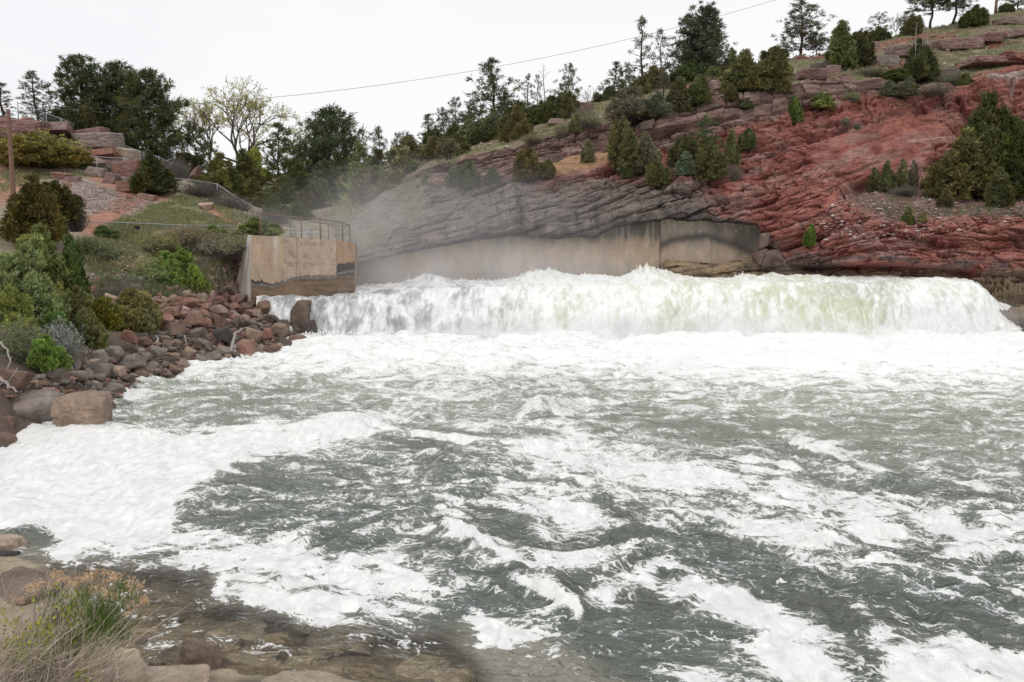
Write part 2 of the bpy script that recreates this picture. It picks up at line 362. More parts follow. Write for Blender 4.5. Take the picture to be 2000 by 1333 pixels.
rough = 0.45 * fbm(X * .25, Y * .25, Z * .25, 3, 70) + 0.16 * fbm(X * 1.3, Y * 1.3, Z * 1.3, 4, 75)
low = sm(70, 0, PY - 0) * 0
gsm = sm(-30, 40, sdf(PX, PY, [(500,600),(500,330),(850,380),(1010,345),(1240,375),(1400,420),(1500,480),(1490,560),(700,620)]))
capb = sm(-5, 6, sdf(PX, PY, [(1235,262),(1260,226),(1400,190),(1500,178),(1600,158),(1720,160),(1730,172),(1590,200),(1500,232),(1400,243),(1300,258)]))
cap2 = sm(-5, 6, sdf(PX, PY, [(835,345),(850,322),(1000,288),(1100,258),(1240,228),(1230,262),(1100,290),(1000,312)]))
s_ = (Z - .16 * X + .35 * fbm(X * .2, Z * .3, 0, 3, 71)) / 1.15; i_ = np.floor(s_); f_ = s_ - i_; j_ = X / 1.9 + .8 * pn(i_ * 3.7, 0, 0, 72) + .5 * fbm(X * .3, Z * .3, 0, 2, 73); k_ = np.floor(j_); g_ = j_ - k_
blk = .75 * pn(i_ * 3.1 + .37, k_ * 2.7 + .21, 0, 74) - .8 * np.exp(-(np.minimum(f_, 1 - f_) / .07) ** 2) - .55 * np.exp(-(np.minimum(g_, 1 - g_) / .05) ** 2) * sm(-.1, .2, pn(k_ * 1.3, i_ * 2.1, 0, 76))
disp = disp * (1 - .15 * gsm) * (1 - .75 * capb) + (capb + .6 * cap2) * (blk + .5)
bz = Z - (.28 * (1 - flat) + .05 * flat) * X + .18 * fbm(X * .5, Y * .3, Z * .5, 3, 84); bx = X + .3 * Z + .8 * fbm(X * .45, Y * .3, Z * .45, 3, 85)
brk = 0
for cw, ch, A, sd in ((3.6, 1.15, .72, 861), (1.6, .5, .40, 862), (.75, .27, .18, 863)):
    _, e_, id_, gu, gv = worley(bx / cw, bz / ch, sd); tl_ = pn(id_ * 37, 1.3, 0, sd); brk = brk + A * ((id_ - .5) * 1.25 + gv * .25 + gu * tl_ * .8 - .45 * np.exp(-(e_ / .07) ** 2) * sm(-.25, .3, pn(bx / cw * .6, bz / ch * .6, 0, sd + 9)))
brk = brk * (1 - .85 * smooth_red) * (1 - .6 * gsm) * (1 - .8 * capb)
D = rockness * (disp * (1 - .72 * smooth_red) * .85 + .95 * brk + rough) + soil * (.28 * fbm(X * .5, Y * .5, Z * .5, 4, 80) + .12 * fbm(X * 2, Y * 2, Z * 2, 3, 81))
# big hollows: under the caprock at the right of the red face, and broken blocks low down
hol = np.exp(-(sdline(PX, PY, [(1868,196),(1886,222),(1884,262),(1850,330)]) / 7.0) ** 2)
hol2 = np.exp(-(sdline(PX, PY, [(1650,378),(1700,360),(1745,352)]) / 9.0) ** 2)
hol3 = np.exp(-(sdline(PX, PY, [(1262,262),(1300,258),(1345,247),(1390,240),(1440,233)], 1.6) / 6.0) ** 2)
hol4 = np.exp(-(sdline(PX, PY, [(860,355),(920,345),(990,345)], 1.6) / 5.0) ** 2)
D = D - 1.1 * hol - .9 * hol2 - .8 * hol3 * rockness - .4 * hol4
wl = sm(0, 1, (CAMZ - Z) / 8)
dx, dy, dz = ray(PX, PY); nv = np.stack([-dx, -dy, 0 * dz + .35 + .4 * soil], -1); nv /= np.linalg.norm(nv, axis=-1, keepdims=True)
keep = np.ones(PX.shape[0]); keep[-15:] = np.linspace(1, 0, 15)
P = np.stack([X, Y, Z], -1) + nv * (D * keep[:, None])[..., None]
# pigment
cR, cPink, cOr, cDeep = (.345, .138, .112), (.39, .235, .205), (.35, .132, .088), (.205, .065, .054)
cGrey, cDark, cCap, cTan = (.225, .185, .16), (.10, .088, .08), (.245, .155, .13), (.25, .175, .12)
col = np.zeros(PX.shape + (3,)) + cR
w1 = fbm(X * .12, Y * .12, Z * .2, 4, 90); w2 = fbm(X * .45, Y * .3, (Z - .3 * X) * 1.3, 4, 91); w3 = fbm(X * .2, Y * .2, Z * .3, 3, 92)
col = lerp3(col, cPink, sm(-.05, .4, w2 + .5 * tone) * .75)
col = lerp3(col, cOr, sm(.15, .45, w1 + .3 * w2) * .55 * sm(1380, 1480, PX))
col = lerp3(col, cDeep, sm(.15, .5, -w2 + .4 * tone) * .55)
greyz = sm(-40, 40, sdf(PX, PY, [(500,600),(500,300),(840,310),(1010,330),(1240,360),(1330,350),(1400,400),(1450,440),(1500,470),(1490,560),(700,620)]) + 45 * w3 + 20 * w2)
gc = lerp3(np.zeros_like(col) + cGrey, cDark, sm(-.1, .45, fbm(X * 1.1, Y * .3, Z * .12, 4, 93) + .5 * w1 - .1))
gc = lerp3(gc, (.205, .16, .138), sm(.05, .4, w3 + w2 * .6) * .7)
col = lerp3(col, (0, 0, 0), greyz) + gc * greyz[..., None]
capz = sm(-8, 10, sdf(PX, PY, [(820,340),(1000,275),(1100,245),(1250,215),(1500,165),(1680,140),(1850,150),(1860,185),(1700,190),(1590,206),(1500,238),(1400,262),(1250,300),(1150,310),(1040,345),(850,372)]) + 12 * w2)
cc = lerp3(np.zeros_like(col) + cCap, (.38, .29, .25), sm(0, .4, w2) * .6); cc = lerp3(cc, (.16, .12, .105), sm(.1, .45, -w2 + .3 * tone) * .7)
col = lerp3(col, (0, 0, 0), capz) + cc * capz[..., None]
tanz = sm(-10, 14, sdf(PX, PY, [(1480,600),(1480,548),(1520,530),(1640,528),(1900,538),(1960,525),(2400,515),(2400,760),(1880,760)]) + 8 * w2)
tn = lerp3(np.zeros_like(col) + cTan, (.19, .15, .10), sm(-.1, .3, fbm(X * .5, Y * .5, Z * 3.5, 4, 95)) * .8)
tn = lerp3(tn, (.13, .115, .08), sm(1880, 1700, PX) * .6)
col = lerp3(col, (0, 0, 0), tanz) + tn * tanz[..., None]
crk = np.exp(-(np.maximum(np.interp(PX, [a_[0] for a_ in CLB3], [a_[1] for a_ in CLB3]) - PY, 0) / (5 + 9 * sm(-.3, .4, fbm(X * .35, 0, 0, 3, 99)))) ** 2) * sm(700, 820, PX) * sm(1500, 1440, PX); col = lerp3(col, (.05, .045, .043), crk * .85)  # dark band at the overhang crack: water stain, with the shadow painted in too
darkst = sm(-12, 12, sdf(PX, PY, [(1485,470),(1540,478),(1600,498),(1640,520),(1500,540)]) + 10 * w2)
col = lerp3(col, (.10, .088, .08), darkst * .8 * sm(-.3, .2, w2 + .2))
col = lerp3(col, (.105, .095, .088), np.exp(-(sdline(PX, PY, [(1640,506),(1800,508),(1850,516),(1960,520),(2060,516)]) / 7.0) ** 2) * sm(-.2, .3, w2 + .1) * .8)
whitecap = sm(-3, 4, sdf(PX, PY, [(1925,146),(1990,138),(2010,140),(2008,150),(1960,156),(1930,158)]) + 5 * w2); col = lerp3(col, (.42, .33, .29), whitecap)
for pl in ([(1966,150),(1972,166),(1977,182),(1974,196)], [(1980,150),(1979,168),(1975,186)], [(1600,0),(1600,1)]):
    col = lerp3(col, (.46, .37, .33), np.exp(-(sdline(PX, PY, pl) / 1.9) ** 2) * .8)
gr = lerp3(np.zeros_like(col) + (.235, .205, .135), (.15, .165, .075), sm(-.2, .35, fbm(X * .5, Y * .3, 3, 4, 96)))
gr = lerp3(gr, (.30, .21, .165), sm(.05, .4, fbm(X * .35, Y * .25, 7, 4, 97)) * .75)
sl_ = np.clip(slope * (1 - ledge), 0, 1); col = lerp3(col, (0, 0, 0), sl_) + gr * sl_[..., None]
col = lerp3(col, (.225, .165, .14), terrace * .8); col = lerp3(col, (.42, .265, .15), soilstrip * .85)
lc = lerp3(np.zeros_like(col) + (.22, .18, .15), (.15, .15, .09), sm(-.2, .3, fbm(X * .4, Z * .4, 2, 3, 98)))
col = lerp3(col, (0, 0, 0), leftsoil * .8) + lc * (leftsoil * .8)[..., None]
CLF = (PX, PY, P)
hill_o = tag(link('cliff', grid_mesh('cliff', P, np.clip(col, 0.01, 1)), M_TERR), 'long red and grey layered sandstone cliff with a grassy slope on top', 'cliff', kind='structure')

# ---- the hillside on the near left bank
SH = [(-320,905),(-100,885),(0,868),(30,852),(110,832),(215,800),(280,745),(400,712),(500,690),(560,678),(600,668),(660,662),(780,662)]
def _shore(dY, z):
    def f(pxs):
        a = np.array(SH, float); py = np.interp(pxs, a[:, 0], a[:, 1]); _, Ys, _ = on_z(pxs, py)
        return proj_py(Ys + dY, z + 0 * Ys), Ys + dY
    return f
LB2 = [(-320,760,17),(0,745,22.5),(100,735,25),(200,695,30),(300,632,36.5),(400,582,42),(440,580,46.5),(475,578,48.2),(492,582,48.0),(520,595,46.6),(600,650,46.6),(780,668,48)]
LB3 = [(-320,560,24),(0,560,30),(200,545,40),(300,532,43),(400,503,47),(450,503,49.5),(470,508,51.5),(490,520,52),(560,540,52),(780,600,52)]
LB4 = [(-320,440,34),(0,440,42),(150,440,47),(300,444,51),(460,452,54),(500,475,55.5),(600,486,55),(690,520,57),(780,540,58)]
LB5 = [(-320,395,46),(0,392,54),(150,378,58),(280,384,60),(400,402,60),(500,424,60),(620,440,62),(780,470,66)]
LB6 = [(-320,340,58),(0,338,63),(150,334,66),(250,338,68),(330,358,68),(400,376,68),(500,410,68),(620,432,72),(780,440,76)]
LB7 = [(-320,180,76),(0,222,72.5),(60,237,72.5),(140,258,74),(200,280,75),(260,305,76),(330,343,76),(420,367,76),(500,402,76),(640,424,80),(780,430,88)]
LL = [_shore(0, 0.0), LB2, LB3, LB4, LB5, LB6, LB7]
left_depth = make_depth(LL)
pxs = np.arange(-320, 780, 2.0)
PX, PY, YY = build_grid([_shore(-4, -1.8)] + LL + [_behind(LB7, 10, -.3), _behind(LB7, 60, -4)], pxs, [8, 60, 60, 50, 26, 26, 44, 5, 6])
X, Y, Z = at(PX, PY, YY)
outc = sm(-8, 8, sdf(PX, PY, [(-330,180),(-330,340),(0,300),(30,262),(140,300),(160,312),(200,326),(290,345),(300,322),(262,296),(205,268),(150,250),(70,226),(0,215)]) + 9 * fbm(X * .5, Z * .6, 0, 3, 110))
disp = 0
for sc, A, sd in ((1.6, .5, 140), (.6, .22, 150)):
    o1, n1, j1, f1, i1 = strata(X, Y, Z, -0.12, sc, sd); disp = disp + A * (o1 * .9 - n1 * 1.2 - j1 * .8 + .3 * (f1 - .5))
D = outc * disp + (1 - outc) * (.16 * fbm(X * .5, Y * .5, 0, 4, 111) + .05 * fbm(X * 2.2, Y * 2.2, 0, 3, 112))
P = np.stack([X, Y - D * outc * .8, Z + D * (1 - .6 * outc)], -1)
w1 = fbm(X * .4, Y * .4, 0, 4, 113); w2 = fbm(X * 1.1, Y * .9, Z, 5, 114, .65)
red = np.array((.36, .185, .13)); grav = np.array((.31, .245, .22)); grn = np.array((.205, .195, .115)); dry = np.array((.31, .25, .19)); dark = np.array((.10, .085, .07))
col = np.zeros(PX.shape + (3,)) + dry
col = lerp3(col, grn, sm(-.15, .25, w1))
pathz = sm(-9, 9, sdf(PX, PY, [(160,455),(150,430),(205,410),(235,385),(222,370),(178,352),(172,340),(215,350),(240,372),(300,380),(350,384),(330,392),(290,392),(262,408),(215,440),(215,470)], 1.4) + 7 * w2)
gravz = sm(-9, 9, sdf(PX, PY, [(95,352),(150,345),(178,356),(226,376),(225,400),(200,412),(150,425),(120,400)], 1.4) + 8 * w2)
gravz = np.maximum(gravz, sm(-6, 6, sdf(PX, PY, [(218,420),(250,402),(290,390),(262,420)], 1.4) + 6 * w2))
redl = sm(-9, 9, sdf(PX, PY, [(-330,345),(0,318),(80,325),(60,345),(20,400),(-330,430)]) + 9 * w2)
redr = sm(-6, 6, sdf(PX, PY, [(395,395),(420,402),(470,440),(455,446),(400,410)]) + 6 * w2)
col = lerp3(col, grav, gravz); col = lerp3(col, red, np.maximum(np.maximum(pathz, redl * .8), redr))
col = lerp3(col, grn * np.array((.9, 1.05, .8)), sm(-6, 6, sdf(PX, PY, [(262,425),(300,400),(345,390),(400,405),(440,440),(380,446)], 1.3) + 7 * w2) * .35)
rk = lerp3(np.zeros_like(col) + (.29, .16, .14), (.36, .26, .23), sm(0, .4, w2)); col = lerp3(col, (0, 0, 0), outc) + rk * outc[..., None]
bank = sm(20, -30, sdf(PX, PY, [(-400,300),(-400,720),(0,640),(200,600),(400,560),(500,520),(800,560),(800,300)]) + 12 * w2)
col = lerp3(col, (.13, .095, .08), bank * .9)
rubl = sm(-8, 8, sdf(PX, PY, [(395,505),(460,475),(490,520),(490,590),(420,585)]) + 8 * w2); col = lerp3(col, (.27, .15, .125), rubl)
HIL = (PX, PY, P)
tag(link('hillside', grid_mesh('hillside', P, np.clip(col, .01, 1)), M_SOIL), 'left bank hillside of red soil, gravel and grass', 'hillside', kind='structure')

# ---- one ground sheet under everything, out to the horizon
gx = np.linspace(-1500, 1500, 40); gy = np.linspace(-300, 2500, 40); GX, GY = np.meshgrid(gx, gy)
GZ = -3.2 + 0 * GX
tag(link('ground', grid_mesh('ground', np.stack([GX, GY, GZ], -1), np.zeros(GX.shape + (3,)) + (.13, .12, .09)), M_SOIL), 'river bed and valley floor', 'ground', kind='structure')

# ---- stream bed and bank at the photographer's feet
NB = [(-26, 20.0), (-14, 16.0), (-9.2, 13.2), (-7.4, 12.4), (-6.3, 11.2), (-5.2, 10.0), (-4.2, 9.3), (-2.4, 8.9), (-1.4, 8.6), (.5, 8.0), (3, 7.2), (7, 6.2), (14, 5)]   # shoreline in metres
def near_s(x, y):
    d = sdline(x, y, NB); a = np.array(NB); ys = np.interp(x, a[:, 0], a[:, 1]); return np.where(y > ys, d, -d)
def near_z(x, y):
    s = near_s(x, y)
    return np.where(s < 0, np.minimum(-s * .22, .9), -np.minimum(s * .2, 2.4)) + .05 * fbm(np.asarray(x) * 1.5, np.asarray(y) * 1.5, 0, 3, 130)
gx = np.arange(-20, 16, .07); gy = np.arange(3.0, 22, .07); GX, GY = np.meshgrid(gx, gy); GZ = near_z(GX, GY)
w = fbm(GX * 2, GY * 2, 0, 4, 131); col = lerp3(np.zeros(GX.shape + (3,)) + (.36, .30, .22), (.22, .185, .135), sm(-.2, .3, w))
tag(link('stream_bed', grid_mesh('stream_bed', np.stack([GX, GY, GZ], -1), col), M_SOIL), 'brown stony stream bed at the near shore', 'stream bed', kind='structure')
# ------------------------------------------------------------------ water
def m_water():
    m = NT('river_water'); foam = m.attr('foam'); clear = m.attr('clear'); aer = m.attr('aer'); p = m.pos()
    # foam: thick mats, and around them a thin lace of bubbles drawn out by the current
    q = m.noise(.9, 4, .6, p); wv = m.n('ShaderNodeVectorMath', operation='ADD'); cq = m.n('ShaderNodeTexNoise'); cq.inputs['Scale'].default_value = 1.3; cq.inputs['Detail'].default_value = 4; m.l(p, cq.inputs['Vector'])
    sc = m.n('ShaderNodeVectorMath', operation='SCALE'); sc.inputs['Scale'].default_value = .9; m.l(cq.outputs['Color'], sc.inputs[0]); m.l(p, wv.inputs[0]); m.l(sc.outputs[0], wv.inputs[1])
    m0 = m.n('ShaderNodeMapping'); m0.inputs['Rotation'].default_value = (0, 0, .38); m.l(wv.outputs[0], m0.inputs[0])
    ms = m.n('ShaderNodeMapping'); ms.inputs['Scale'].default_value = (.55, 1.15, 1); m.l(m0.outputs[0], ms.inputs[0])
    def vor(s_):
        o = m.n('ShaderNodeTexVoronoi', feature='DISTANCE_TO_EDGE'); o.inputs['Scale'].default_value = s_; m.l(ms.outputs[0], o.inputs['Vector']); return o.outputs[0]
    lace = m.math('MAXIMUM', m.mapr(vor(2.6), .0, .15, 1, 0), m.math('MULTIPLY', m.mapr(vor(7.0), .0, .16, 1, 0), .85))
    nb = m.noise(2.6, 9, 0.70, ms.outputs[0], .25); nb2 = m.noise(14, 6, 0.72, ms.outputs[0]); nb3 = m.noise(.9, 5, .66, ms.outputs[0], .3)
    jit = m.math('ADD', m.mapr(nb, .30, .70, -.50, .50), m.math('ADD', m.mapr(nb2, .32, .68, -.17, .17), m.mapr(nb3, .32, .68, -.16, .16)))
    fd = m.math('ADD', foam, jit); thick = m.mapr(fd, .0, m.mapr(aer, .1, .8, .10, .42), 0, 1)
    L = m.math('ADD', m.math('MULTIPLY', lace, .5), m.mapr(nb2, .3, .7, 0, .65)); need = m.mapr(fd, -.62, .06, 1.2, .45)
    thin = m.mapr(m.math('SUBTRACT', L, need), -.02, .13, 0, .82)
    fo = m.math('MAXIMUM', thick, thin)
    veil = m.mapr(m.math('ADD', foam, m.math('MULTIPLY', jit, .5)), -.4, .25, 0, .5)
    r0 = m.n('ShaderNodeMapping'); r0.inputs['Rotation'].default_value = (0, 0, .3); m.l(p, r0.inputs[0]); rp = m.n('ShaderNodeMapping'); rp.inputs['Scale'].default_value = (.5, 1.45, 1); m.l(r0.outputs[0], rp.inputs[0])
    n1 = m.noise(1.6, 4, .55, rp.outputs[0], .7); n2 = m.noise(5.5, 4, .6, rp.outputs[0], .6); n3 = m.noise(15, 3, .6, rp.outputs[0], .4)
    h = m.math('ADD', n1, m.math('ADD', m.math('MULTIPLY', n2, .34), m.math('MULTIPLY', n3, .07))); bmp = m.bump(h, .95, .36)
    body = m.mix(aer, (.108, .128, .115), (.45, .475, .385))
    body = m.mix(m.mapr(m.noise(.5, 4, .6, p), .35, .65, 0, .6), body, m.mix(aer, (.115, .124, .094), (.54, .55, .45)))
    body = m.mix(m.math('MULTIPLY', veil, m.mapr(aer, 0, .5, .35, 1)), body, (.74, .75, .71))
    body = m.mix(m.attr('silt'), body, (.27, .255, .21))
    d = m.n('ShaderNodeBsdfDiffuse'); m.l(body, d.inputs[0]); m.l(bmp, d.inputs['Normal'])
    t = m.n('ShaderNodeBsdfTransparent'); t.inputs[0].default_value = (.92, .90, .83, 1)
    b = m.n('ShaderNodeMixShader'); m.l(clear, b.inputs[0]); m.l(d.outputs[0], b.inputs[1]); m.l(t.outputs[0], b.inputs[2])
    g = m.n('ShaderNodeBsdfGlossy'); g.inputs['Roughness'].default_value = .04; m.l(bmp, g.inputs['Normal'])
    fr = m.n('ShaderNodeFresnel'); fr.inputs[0].default_value = 1.33; m.l(bmp, fr.inputs['Normal'])
    s = m.n('ShaderNodeMixShader'); m.l(fr.outputs[0], s.inputs[0]); m.l(b.outputs[0], s.inputs[1]); m.l(g.outputs[0], s.inputs[2])
    nf = m.noise(4.5, 6, .7, m.pos((1, .6, 1)), .8)
    fc = m.mix(m.mapr(nf, .35, .65, 0, 1), (.66, .665, .65), (.90, .895, .875))  # grey noise tone adds painted shading to the foam
    fc = m.mix(m.mapr(aer, .55, .95, 0, .8), fc, (.90, .90, .885)); bp = m.n('ShaderNodeBump'); bp.inputs['Distance'].default_value = .06; m.l(m.mapr(aer, .4, .95, .55, .22), bp.inputs['Strength']); m.l(m.math('ADD', nf, m.math('MULTIPLY', nb2, .4)), bp.inputs['Height'])
    fd_ = m.pbr(fc, .75, bp.outputs[0], .2)
    x = m.n('ShaderNodeMixShader'); m.l(fo, x.inputs[0]); m.l(s.outputs[0], x.inputs[1]); m.l(fd_, x.inputs[2])
    return m.done(x.outputs[0])
M_WATER = m_water()
def uni(n):
    r = np.empty(n.size); r[np.argsort(n.ravel())] = np.linspace(0, 1, n.size); return r.reshape(n.shape)

pxs = np.arange(-260, 2262, 1.9)
pys = np.concatenate([np.arange(640, 860, 1.35), np.arange(860, 1345, 1.9), np.arange(1345, 1640, 4.0)])[::-1]
PX, PY = np.meshgrid(pxs, pys); X, Y, Z = on_z(PX, PY)
far = sm(820, 690, PY)                                             # towards the foot of the falls
wx = X + 1.5 * fbm(X * .22, Y * .22, 0, 3, 300); wy = Y + 1.5 * fbm(X * .22, Y * .22, 5, 3, 301)
# standing waves and chop
hh = .20 * np.sin(wx * .9 + wy * 1.15) * sm(-.3, .4, fbm(X * .12, Y * .12, 1, 2, 302))
rip = sm(30, 12, Y); hh = hh + .30 * fbm(wx * .38, wy * .5, 0, 3, 303) + .15 * (1 - 2 * np.abs(fbm(wx * .8, wy * 1.1, 2, 2, 304))) + .07 * (.4 + .6 * rip) * (1 - 2 * np.abs(fbm(wx * 1.7 + wy * .6, wy * 2.6 - wx * .9, 2, 2, 305)))
calm = sm(-1.0, 4.5, near_s(X, Y)); hh = hh * (.12 + .88 * calm)
hh = .62 * hh * (1 + .5 * far)
def bumpw(px, py, wpx, hpx, h): return h * np.exp(-((PX - px) / wpx) ** 2 - ((PY - py) / hpx) ** 2)
hh = hh + bumpw(1055, 815, 34, 13, .5) + bumpw(690, 835, 60, 16, .28) + bumpw(560, 850, 120, 14, .2) + bumpw(1380, 925, 70, 16, .22) + bumpw(1590, 1062, 70, 18, .16) + bumpw(1720, 1050, 60, 16, .18) + bumpw(1740, 735, 80, 8, .2)
for lp, h, wd in (([(870,1035),(930,1075),(990,1110),(1060,1150),(1130,1205)], .12, 26), ([(820,858),(930,868),(1060,876)], .14, 16), ([(1520,1030),(1600,1085),(1700,1110),(1900,1160)], .06, 30), ([(1000,1140),(1080,1180),(1130,1222)], .1, 22)):
    hh = hh + h * np.exp(-(sdline(PX, PY, lp, 1.5) / wd) ** 2)
# boil at the foot of the falls
PYn = PY + 9 * fbm(X * .35, 0, 0, 4, 312); boil = sm(735, 685, PY) * sm(648, 668, PYn) * sm(560, 640, PX); lump = np.abs(fbm(X * .45, Y * .6, 0, 3, 310)); hh = hh + boil * (.5 * (.4 - lump) + .3 * fbm(X * .18, Y * .2, 3, 2, 311) + .15)
Z = Z + hh
# foam: even-coverage noise cut at a local density
def field(a, b, s, ang, st):
    ca, sa = math.cos(ang), math.sin(ang); u = (a * ca + b * sa) / st; v = -a * sa + b * ca
    q1 = fbm(u * .5, v * .5, 0, 3, s + 1); q2 = fbm(u * .5, v * .5, 7, 3, s + 2)
    n = fbm(u * 1.5 + 1.1 * q1, v * 1.5 + 1.1 * q2, 0, 3, s, .62)
    rdg = 1 - 2.2 * np.abs(fbm(u * .9 + 1.2 * q2, v * .9 + 1.2 * q1, 3, 3, s + 3, .6))
    return n * .62 + rdg * .38
nA = field(wx, wy, 320, 0.06, 2.0); nB = field(wx, wy, 340, -0.55, 2.2)
mB = sm(-120, 160, sdf(PX, PY, [(800,900),(1000,820),(1300,900),(2300,960),(2300,1700),(850,1700),(820,1100)]))
N = uni(nA * (1 - mB) + nB * mB - .25 * hh / .3 * .25)
dens = np.interp(PY, [640, 712, 748, 830, 900, 1000, 1200, 1340], [1.1, .94, .44, .28, .32, .28, .24, .20])
dens = dens - .16 * sm(0, 1, (300 - np.abs(PX - 520)) / 300) * sm(840, 800, PY) * sm(735, 760, PY)
dens = dens - .22 * sm(0, 40, sdf(PX, PY, [(1150,790),(1400,800),(1750,830),(2000,860),(2000,940),(1760,930),(1500,900),(1300,880),(1150,830)]))
dens = np.where(PX > 1150, dens + .30 * sm(785, 730, PY) * sm(1150, 1350, PX), dens)
edge = 26 * fbm(X * .9, Y * .9, 3, 5, 350) 
def patch(poly, val, soft=24, k=1.6, e=1.0):
    global dens
    s_ = sdf(PX, PY, poly, k) + edge * e; w_ = sm(-soft, soft, s_); dens = dens * (1 - w_) + val * w_
patch([(400,945),(470,905),(600,885),(740,858),(840,880),(940,930),(900,1010),(820,1060),(560,1058),(360,1035),(325,1000)], .20, 30)
patch([(800,960),(1000,930),(1180,1000),(1320,1040),(1480,1130),(1550,1210),(1400,1200),(1200,1190),(1000,1160),(880,1060)], .30, 40)
patch([(1640,1130),(2010,1185),(2010,1280),(1900,1262),(1760,1245),(1560,1235),(1500,1180)], .06, 24)
patch([(1180,1195),(1400,1235),(1600,1290),(1700,1345),(1000,1400),(950,1290)], .13, 40)
patch([(-10,852),(30,826),(120,838),(250,852),(400,842),(560,838),(690,816),(742,845),(690,866),(600,884),(480,904),(395,938),(335,985),(345,1030),(420,1050),(560,1056),(700,1075),(790,1085),(830,1130),(885,1190),(830,1206),(700,1212),(640,1235),(520,1200),(400,1168),(415,1112),(310,1098),(250,1105),(120,1095),(62,1082),(104,1056),(96,1034),(0,1028),(-300,1040),(-300,850)], .80, 40)
patch([(-300,850),(30,832),(250,858),(560,846),(690,828),(700,850),(470,895),(370,940),(310,985),(300,1030),(120,1075),(100,1040),(-300,1035)], 1.35, 40)
patch([(2020,1090),(1900,1085),(1720,1062),(1660,1090),(1500,1062),(1380,1022),(1250,990),(1100,962),(1010,905),(990,868),(1080,866),(1200,882),(1400,930),(1560,962),(1760,985),(2020,1005)], .56, 34)
patch([(980,865),(1120,850),(1320,915),(1420,950),(1340,955),(1180,930),(1040,900)], .8, 26)
patch([(1380,1000),(1480,1005),(1600,1058),(1680,1092),(1560,1085),(1440,1045)], .85, 24)
patch([(1660,1040),(1720,1030),(1770,1055),(1760,1078),(1690,1076)], .97, 16)
patch([(1260,1150),(1340,1132),(1450,1170),(1540,1222),(1660,1248),(1760,1246),(1700,1262),(1560,1262),(1420,1222),(1290,1190)], .72, 26)
patch([(1738,1296),(1790,1252),(1880,1266),(2020,1298),(2020,1420),(1730,1420)], .92, 24)
patch([(1440,1275),(1500,1268),(1580,1300),(1660,1345),(1560,1345)], .85, 22)
patch([(890,1205),(940,1190),(1000,1222),(1045,1250),(1000,1262),(960,1262),(905,1285),(930,1240)], .86, 14)
patch([(1100,960),(1180,1000),(1150,1040),(1060,990)], .7, 30)
for lp, v, wd in (([(875,1040),(930,1078),(985,1108),(1060,1150)], .95, 15), ([(1000,1150),(1075,1180),(1130,1222)], .95, 11), ([(815,857),(930,868),(1060,876)], 1.0, 10), ([(1700,1105),(1800,1128),(1900,1150),(2010,1172)], .9, 13), ([(1020,825),(1060,808),(1100,822)], .95, 16), ([(1540,855),(1640,890),(1720,925)], .8, 22), ([(1430,910),(1500,905),(1560,925)], .9, 12), ([(1200,790),(1330,790),(1500,775)], .7, 12)):
    w_ = np.exp(-(np.maximum(sdline(PX, PY, lp, 1.6) + edge * .5, 0) / wd) ** 2); dens = np.maximum(dens, v * w_)
# the near shallows are almost clear of foam
shal = sm(-40, 30, sdf(PX, PY, [(-300,1045),(60,1045),(96,1060),(62,1092),(120,1104),(250,1112),(320,1102),(412,1118),(400,1172),(520,1206),(640,1240),(700,1218),(830,1212),(890,1215),(905,1300),(1000,1290),(1300,1340),(1400,1700),(-300,1700)], 1.4))
dens = dens * (1 - .93 * shal)
foam = np.clip(dens - (.5 + .62 * (N - .5)), -.7, .8)
silt = .95 * sm(9, 2, near_s(X, Y)) * sm(-10, 50, sdf(PX, PY, [(-300,1040),(300,1090),(415,1105),(700,1215),(1000,1225),(1250,1340),(1300,1700),(-300,1700)], 1.2) + 20)
clear = .93 * sm(3.3, .4, near_s(X, Y)) * sm(-10, 50, sdf(PX, PY, [(-300,1100),(300,1110),(415,1115),(420,1170),(640,1232),(880,1225),(960,1340),(1100,1700),(-300,1700)], 1.2) + 20)
aer = np.clip(np.interp(PY, [650, 700, 780, 840, 920, 1000, 1150], [1, .92, .60, .40, .2, .1, .04]) + .25 * fbm(X * .2, Y * .2, 9, 3, 360) * sm(1100, 800, PY) + .18 * sm(1100, 1700, PX) * sm(1000, 860, PY), 0, 1)
tag(link('water', grid_mesh('water', np.stack([X, Y, Z], -1), None, dict(foam=foam, clear=clear, aer=aer, silt=silt)), M_WATER), 'grey green churning river pool streaked with white foam', 'river', kind='structure')

